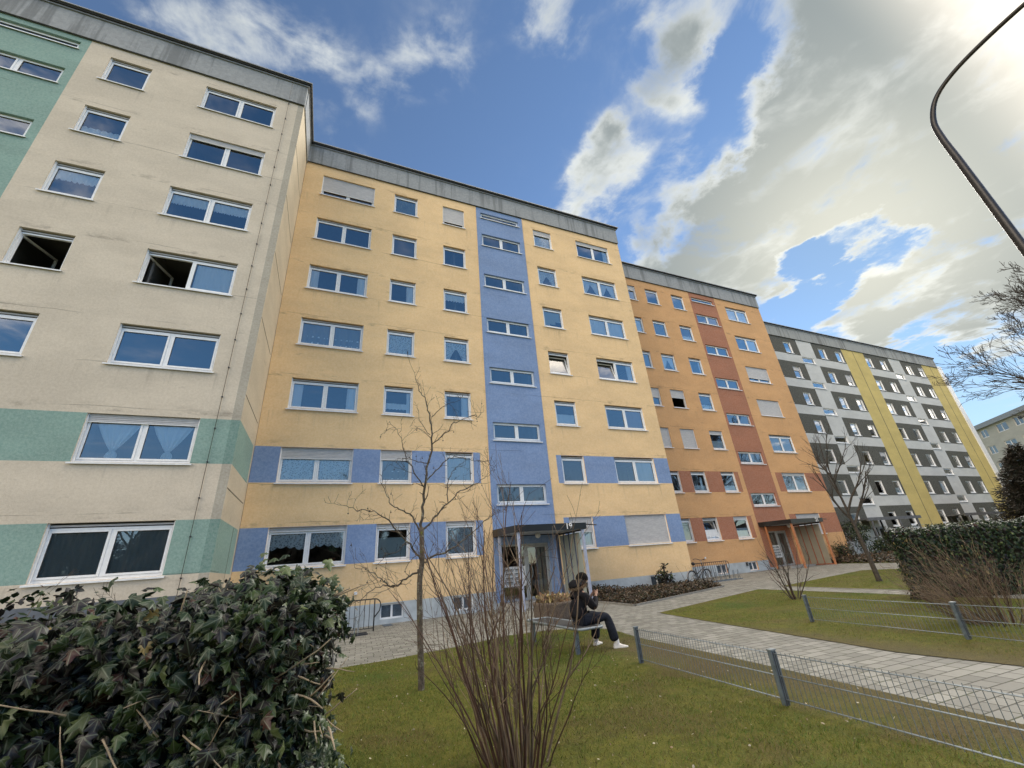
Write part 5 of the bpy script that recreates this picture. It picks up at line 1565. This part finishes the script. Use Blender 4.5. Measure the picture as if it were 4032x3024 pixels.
# ------------------------------------------------------------------ bench and planter
M['seatgrey'] = plain('bench_grid', (.05, .052, .055), .7)
t_ = thing('park_bench', 'backless grey steel bench on the lawn under the seated person', 'bench', (4.20, 7.95, gz(4.2)))
mb = MB()
for i in range(9): mb.box(-.235 + i * .052, -.235 + i * .052 + .036, -1.05, 1.0, .385, .397, 'seatgrey')
for yy in (-.6, .0, .6): mb.box(-.23, .23, yy, yy + .03, .372, .385, 'darkmetal')
mb.build('seat', t_)
mb = MB(); cr = [(-.25, -1.02, .388), (-.25, 1.0, .388), (-.20, 1.05, .388), (.20, 1.05, .388), (.25, 1.0, .388), (.25, -1.02, .388), (.20, -1.08, .388), (-.20, -1.08, .388)]
mb.tube(cr, .021, 'galvl', 8, False, True); mb.build('frame_tube', t_)
for lx, ly in ((-.185, -.86), (-.185, .86)):
    mb = MB(); mb.box(lx - .035, lx + .035, ly - .025, ly + .025, -.05, .34, 'galv')
    mb.tube([(lx, ly, .32), (lx + .02, ly, .35), (lx + .07, ly, .366), (lx + .40, ly, .372)], .016, 'galvl', 6); mb.build('leg', t_)
t_ = thing('planter', 'round brown stone planter with withered tan plants behind the bench', 'planter', (5.75, 11.15, gz(5.7)))
M['stonepl'] = plain('exposed_aggregate', (.10, .078, .062), .9, var=.4, scale=40, bump=.6)
mb = MB(); mb.lathe([(.44, 0), (.52, .03), (.56, .20), (.55, .40), (.57, .44), (.57, .50), (.50, .50), (.48, .42), (.01, .42)], 0, 0, 'stonepl', 28); mb.build('tub', t_)
k = 330; aa = rng.random(k) * 6.283; rr = .46 * rng.random(k) ** .5
pos = np.stack([rr * np.cos(aa), rr * np.sin(aa), .44 + .28 * rng.random(k) * (1 - rr)], 1)
obj('withered_plants', scatter_mesh('withered_plants', simple_template(), pos, unit(rng.normal(0, .8, (k, 3)) + np.array([0, 0, .5])), unit(rng.normal(0, 1, (k, 3))), .11 * rng.uniform(.5, 1.3, k), pick([(.34, .24, .13), (.26, .15, .09), (.38, .31, .13), (.12, .10, .05)], [.4, .25, .2, .15], k), 'leaf'), t_)

# ------------------------------------------------------------------ the seated person
def mk_cloth(name, col, rough=.8, scale=26, b=.5):
    m, t = newmat(name)
    p = objco(t)
    n = t.noise(p, scale, 4, .6, .4); n2_ = t.noise(p, 7, 4, .6, .8)
    c = t.mix(t.ss(n2_, .3, .7), mixcol(col, .75), mixcol(col, 1.25))
    return finish(m, t, bsdf(t, c, rough, t.bump(t.m('MULTIPLY_ADD', n2_, 1.6, n), b, .02), 0, .12))
M['skin'] = mk_cloth('skin_tone', (.42, .26, .19), .55, 60, .05)
M['jacket'] = mk_cloth('black_jacket_cloth', (.012, .012, .015), .75)
M['jeans'] = mk_cloth('dark_navy_denim', (.016, .019, .028), .85)
M['hat'] = mk_cloth('black_knit', (.010, .009, .009), .95, 90, .8)
M['hair'] = plain('dark_hair', (.014, .010, .008), .6)
M['fur'] = mk_leaf('tan_fur', False, .8)
M['shoe'] = plain('off_white_shoe', (.60, .58, .55), .55, var=.12, scale=20)
M['soleM'] = plain('white_shoe_sole', (.72, .71, .68), .5, var=.1, scale=20)
M['sock'] = plain('white_sock', (.68, .68, .68), .9)
M['phone'] = plain('dark_phone', (.02, .02, .025), .25)

def skin_mesh(name, nodes, edges, mats, sub=2):
    """a continuous surface grown round a skeleton; nodes = {key: (x, y, z, radius)}"""
    keys = list(nodes); ix = {k: i for i, k in enumerate(keys)}
    me = bpy.data.meshes.new(name)
    me.from_pydata([nodes[k][:3] for k in keys], [(ix[a], ix[b]) for a, b in edges], [])
    o = bpy.data.objects.new(name, me); COL.objects.link(o)
    md = o.modifiers.new('skin', 'SKIN'); md.use_smooth_shade = True; md.branch_smoothing = .6
    if not me.skin_vertices: me.attributes and None
    for i, k in enumerate(keys):
        r_ = nodes[k][3]
        sv = me.skin_vertices[0].data[i]
        sv.radius = r_ if isinstance(r_, tuple) else (r_, r_)
        sv.use_root = (i == 0)
    ss_ = o.modifiers.new('sub', 'SUBSURF'); ss_.levels = sub; ss_.render_levels = sub
    bpy.context.view_layer.update()
    out = bpy.data.meshes.new_from_object(o.evaluated_get(bpy.context.evaluated_depsgraph_get()))
    bpy.data.objects.remove(o); bpy.data.meshes.remove(me)
    out.name = name; out.materials.clear()
    for k in mats: out.materials.append(M[k])
    for p in out.polygons: p.use_smooth = True; p.material_index = 0
    return out
PX, PY = 4.22, 7.27
person = thing('person', 'person in black fur hooded jacket and dark jeans sitting on the bench with a phone', 'person', (PX, PY, gz(PX)))
J = dict(pelvis=(0, 0, .50, .10), waist=(-.01, 0, .63, .085), chest=(.02, 0, .80, .09), ubk=(.05, 0, .92, .065), neck=(.10, 0, .99, .050), hd0=(.14, 0, 1.045, .070), hd1=(.165, 0, 1.115, .092), hd2=(.16, 0, 1.18, .066), chin=(.215, 0, 1.045, .038), nose=(.265, 0, 1.098, .013))
E_ = [('pelvis', 'waist'), ('waist', 'chest'), ('chest', 'ubk'), ('ubk', 'neck'), ('neck', 'hd0'), ('hd0', 'hd1'), ('hd1', 'hd2'), ('hd0', 'chin'), ('hd1', 'nose')]
for s, nm in ((-1, 'r'), (1, 'l')):
    near = s < 0
    J['hip' + nm] = (.06, .09 * s, .485, .065)
    J['knee' + nm] = (.47, -.15, .50, .048) if near else (.48, .19, .50, .048)
    J['shin' + nm] = (.51, -.18, .32, .050) if near else (.47, .25, .32, .050)
    J['ank' + nm] = (.545, -.21, .10, .026) if near else (.46, .30, .10, .026)
    J['toe' + nm] = (.63, -.238, .042, .017) if near else (.55, .345, .042, .017)
    J['sh' + nm] = (.055, .15 * s, .90, .040)
    J['el' + nm] = (.195, .215 * s, .655, .034)
    J['wr' + nm] = (.355, .075 * s, .83, .028)
    J['pa' + nm] = (.385, .058 * s, .872, (.022, .030))
    E_ += [('pelvis', 'hip' + nm), ('hip' + nm, 'knee' + nm), ('knee' + nm, 'shin' + nm), ('shin' + nm, 'ank' + nm), ('ank' + nm, 'toe' + nm), ('ubk', 'sh' + nm), ('sh' + nm, 'el' + nm), ('el' + nm, 'wr' + nm), ('wr' + nm, 'pa' + nm)]
    # fingers close round the back of the phone, thumb on its front edge
    for f_, (dz_, L) in enumerate(((.030, .9), (.012, 1.0), (-.006, .95), (-.022, .8))):
        a = 'f%d%s' % (f_, nm)
        J[a + 'a'] = (.405, .050 * s, .885 + dz_ * .7, .0095); J[a + 'b'] = (.428, .040 * s, .892 + dz_, .0085); J[a + 'c'] = (.433, .040 * s - s * .026 * L, .897 + dz_, .0075)
        E_ += [('pa' + nm, a + 'a'), (a + 'a', a + 'b'), (a + 'b', a + 'c')]
    J['t1' + nm] = (.378, .044 * s, .892, .011); J['t2' + nm] = (.382, .032 * s, .912, .0095); J['t3' + nm] = (.390, .020 * s, .928, .008)
    E_ += [('pa' + nm, 't1' + nm), ('t1' + nm, 't2' + nm), ('t2' + nm, 't3' + nm)]
obj('body', skin_mesh('body', J, E_, ['skin'], 2), person)
jk = dict(low=(-.015, 0, .465, .165), waist=(.005, 0, .62, .175), chest=(.01, 0, .80, .170), ubk=(.045, 0, .915, .128), collar=(.095, 0, .985, .078))
je = [('low', 'waist'), ('waist', 'chest'), ('chest', 'ubk'), ('ubk', 'collar')]
for s, nm in ((-1, 'r'), (1, 'l')):
    jk['s' + nm] = (.055, .168 * s, .895, .098); jk['m' + nm] = (.13, .205 * s, .77, .080); jk['e' + nm] = (.198, .218 * s, .650, .074); jk['f' + nm] = (.275, .15 * s, .74, .063); jk['c' + nm] = (.348, .085 * s, .82, .046)
    je += [('ubk', 's' + nm), ('s' + nm, 'm' + nm), ('m' + nm, 'e' + nm), ('e' + nm, 'f' + nm), ('f' + nm, 'c' + nm)]
obj('jacket', skin_mesh('jacket', jk, je, ['jacket'], 2), person)
tr_ = dict(p=(0, 0, .50, .135)); te = []
for s, nm in ((-1, 'r'), (1, 'l')):
    hp, kn, sh_, an = (J[q_ + nm] for q_ in ('hip', 'knee', 'shin', 'ank'))
    tr_['h' + nm] = (*hp[:3], .102); tr_['t' + nm] = (.27, (hp[1] + kn[1]) / 2, .50, .094); tr_['k' + nm] = (*kn[:3], .080); tr_['s' + nm] = (*sh_[:3], .082); tr_['a' + nm] = (an[0] - .005, an[1] * .99, .105, .088)
    te += [('p', 'h' + nm), ('h' + nm, 't' + nm), ('t' + nm, 'k' + nm), ('k' + nm, 's' + nm), ('s' + nm, 'a' + nm)]
tm = skin_mesh('trousers', tr_, te, ['jeans'], 2)
bm_ = bmesh.new(); bm_.from_mesh(tm)      # straight open hems above the shoes
bmesh.ops.bisect_plane(bm_, geom=bm_.verts[:] + bm_.edges[:] + bm_.faces[:], plane_co=(0, 0, .112), plane_no=(0, 0, 1), clear_inner=True)
bm_.to_mesh(tm); bm_.free()
obj('trousers', tm, person)
def shoe(heel, toe, nm):
    h, t2 = Vector((*heel, 0)), Vector((*toe, 0)); ax = (t2 - h); L = ax.length; ax.normalize(); sd = Vector((-ax.y, ax.x, 0))
    secs = [(0, .026, .07), (.06, .036, .095), (.20, .038, .105), (.36, .038, .098), (.50, .042, .072), (.68, .047, .056), (.84, .045, .046), (.95, .034, .036), (1.0, .018, .026)]
    mb = MB(); k = 9; b = 0
    for t3, w_, hh in secs:
        c = h + ax * (L * t3)
        for j in range(k):
            a = math.pi * j / (k - 1)
            mb.v.append(tuple(c + sd * (w_ * math.cos(a)) + Vector((0, 0, .026 + (hh - .026) * math.sin(a) ** .8))))
    mi = mb.mat('shoe')
    for i in range(len(secs) - 1):
        for j in range(k - 1):
            mb.f.append((i * k + j, i * k + j + 1, (i + 1) * k + j + 1, (i + 1) * k + j)); mb.mi.append(mi); mb.sm.append(True)
    mb.f.append(tuple(range(k))); mb.mi.append(mi); mb.sm.append(False)
    o = mb.build('shoe', person)
    mb = MB(); b_, t_ = [], []
    rim = [h + ax * (L * q_[0] * 1.02 - .006) + sd * (q_[1] + .006) for q_ in secs] + [h + ax * (L * q_[0] * 1.02 - .006) - sd * (q_[1] + .006) for q_ in secs[::-1]]
    up = [p + Vector((0, 0, .034 + .006 * (1 if i in (0, 1, len(rim) - 1, len(rim) - 2) else 0))) for i, p in enumerate(rim)]
    for i in range(len(rim)):
        j = (i + 1) % len(rim); mb.face([rim[i], rim[j], up[j], up[i]], 'soleM')
    mb.face(up, 'soleM'); mb.face(rim[::-1], 'soleM'); mb.build('sole', o)
    mb = MB()
    for q_ in (.34, .41, .48): mb.tube([h + ax * (L * q_) + sd * .026 + Vector((0, 0, .085 - (q_ - .34) * .22)), h + ax * (L * (q_ + .02)) + Vector((0, 0, .106 - (q_ - .34) * .22)), h + ax * (L * q_) - sd * .026 + Vector((0, 0, .085 - (q_ - .34) * .22))], .004, 'soleM', 4)
    mb.build('laces', o)
    mb = MB(); c = h + ax * .065; mb.lathe([(.040, .075), (.042, .10), (.040, .15)], c.x, c.y, 'sock', 10); mb.build('sock', person)
shoe((.50, -.195), (.735, -.275), 'r'); shoe((.415, .275), (.625, .395), 'l')
def blob(name, c, rx, ry, rz, mat, parent, seed=0, amp=.06, cut=None, seg=24):
    mb = MB(); rd_ = random.Random(seed); ph = [rd_.uniform(0, 6) for _ in range(4)]
    rows = 14; mi = mb.mat(mat)
    for i in range(rows + 1):
        t = math.pi * i / rows
        if cut is not None: t = cut * i / rows
        for j in range(seg):
            a = 2 * math.pi * j / seg
            k = 1 + amp * (math.sin(3 * a + ph[0] + 2 * t) + math.sin(5 * t + ph[1] + 2 * a)) * .5
            mb.v.append((c[0] + rx * k * math.sin(t) * math.cos(a), c[1] + ry * k * math.sin(t) * math.sin(a), c[2] + rz * k * math.cos(t)))
    for i in range(rows):
        for j in range(seg):
            j2 = (j + 1) % seg
            mb.f.append((i * seg + j, (i + 1) * seg + j, (i + 1) * seg + j2, i * seg + j2)); mb.mi.append(mi); mb.sm.append(True)
    return mb.build(name, parent)
hat = blob('knitted_hat', (.158, 0, 1.135), .114, .105, .104, 'hat', person, 1, .015, 1.95)
blob('hair', (.125, 0, 1.085), .095, .098, .095, 'hair', person, 2, .03)
hood = blob('hood', (-.005, 0, 1.035), .115, .155, .085, 'jacket', person, 3, .10)
for s in (-1, 1):
    mb = MB(); mb.lathe([(.0005, 1.108), (.0075, 1.112), (.010, 1.119), (.0075, 1.126), (.0005, 1.130)], .243, .034 * s, 'hair', 8); mb.build('eye', person)
mb = MB(); mb.tube([(.240, -.022, 1.058), (.250, 0, 1.056), (.240, .022, 1.058)], .0045, 'skin', 5); mb.build('mouth', person)
k = 1500
a_ = rng.uniform(.35, 5.93, k)
cx_ = .055 + .125 * -np.cos(a_ - math.pi) * 1.0; pos = np.stack([.045 - .135 * np.cos(a_ - math.pi) * 1.0 * 1.0, .150 * np.sin(a_ - math.pi) * -1, 1.0 - .03 * np.cos(a_ - math.pi)], 1) + rng.normal(0, .011, (k, 3))
ou = np.stack([-np.cos(a_ - math.pi), -np.sin(a_ - math.pi), -.3 + 0 * a_], 1)
fur = scatter_mesh('fur_trim', grass_template(), pos, unit(ou + rng.normal(0, .6, (k, 3))), unit(rng.normal(0, 1, (k, 3))), .036 * rng.uniform(.5, 1.2, k), pick([(.24, .17, .11), (.14, .095, .06), (.32, .25, .17)], [.4, .35, .25], k), 'fur', np.full(k, .14))
obj('fur_trim', fur, person)
ph = thing('phone', 'dark phone held up in the hands of the seated person', 'phone', (PX + .408, PY, gz(PX) + .925))
ph.rotation_euler = (0, R(-14), 0)
mb = MB(); mb.box(-.005, .005, -.037, .037, -.072, .072, 'phone'); mb.build('phone_body', ph)
mb = MB(); mb.box(.0052, .0085, .008, .032, .035, .066, 'darkmetal'); mb.build('camera_bump', ph)
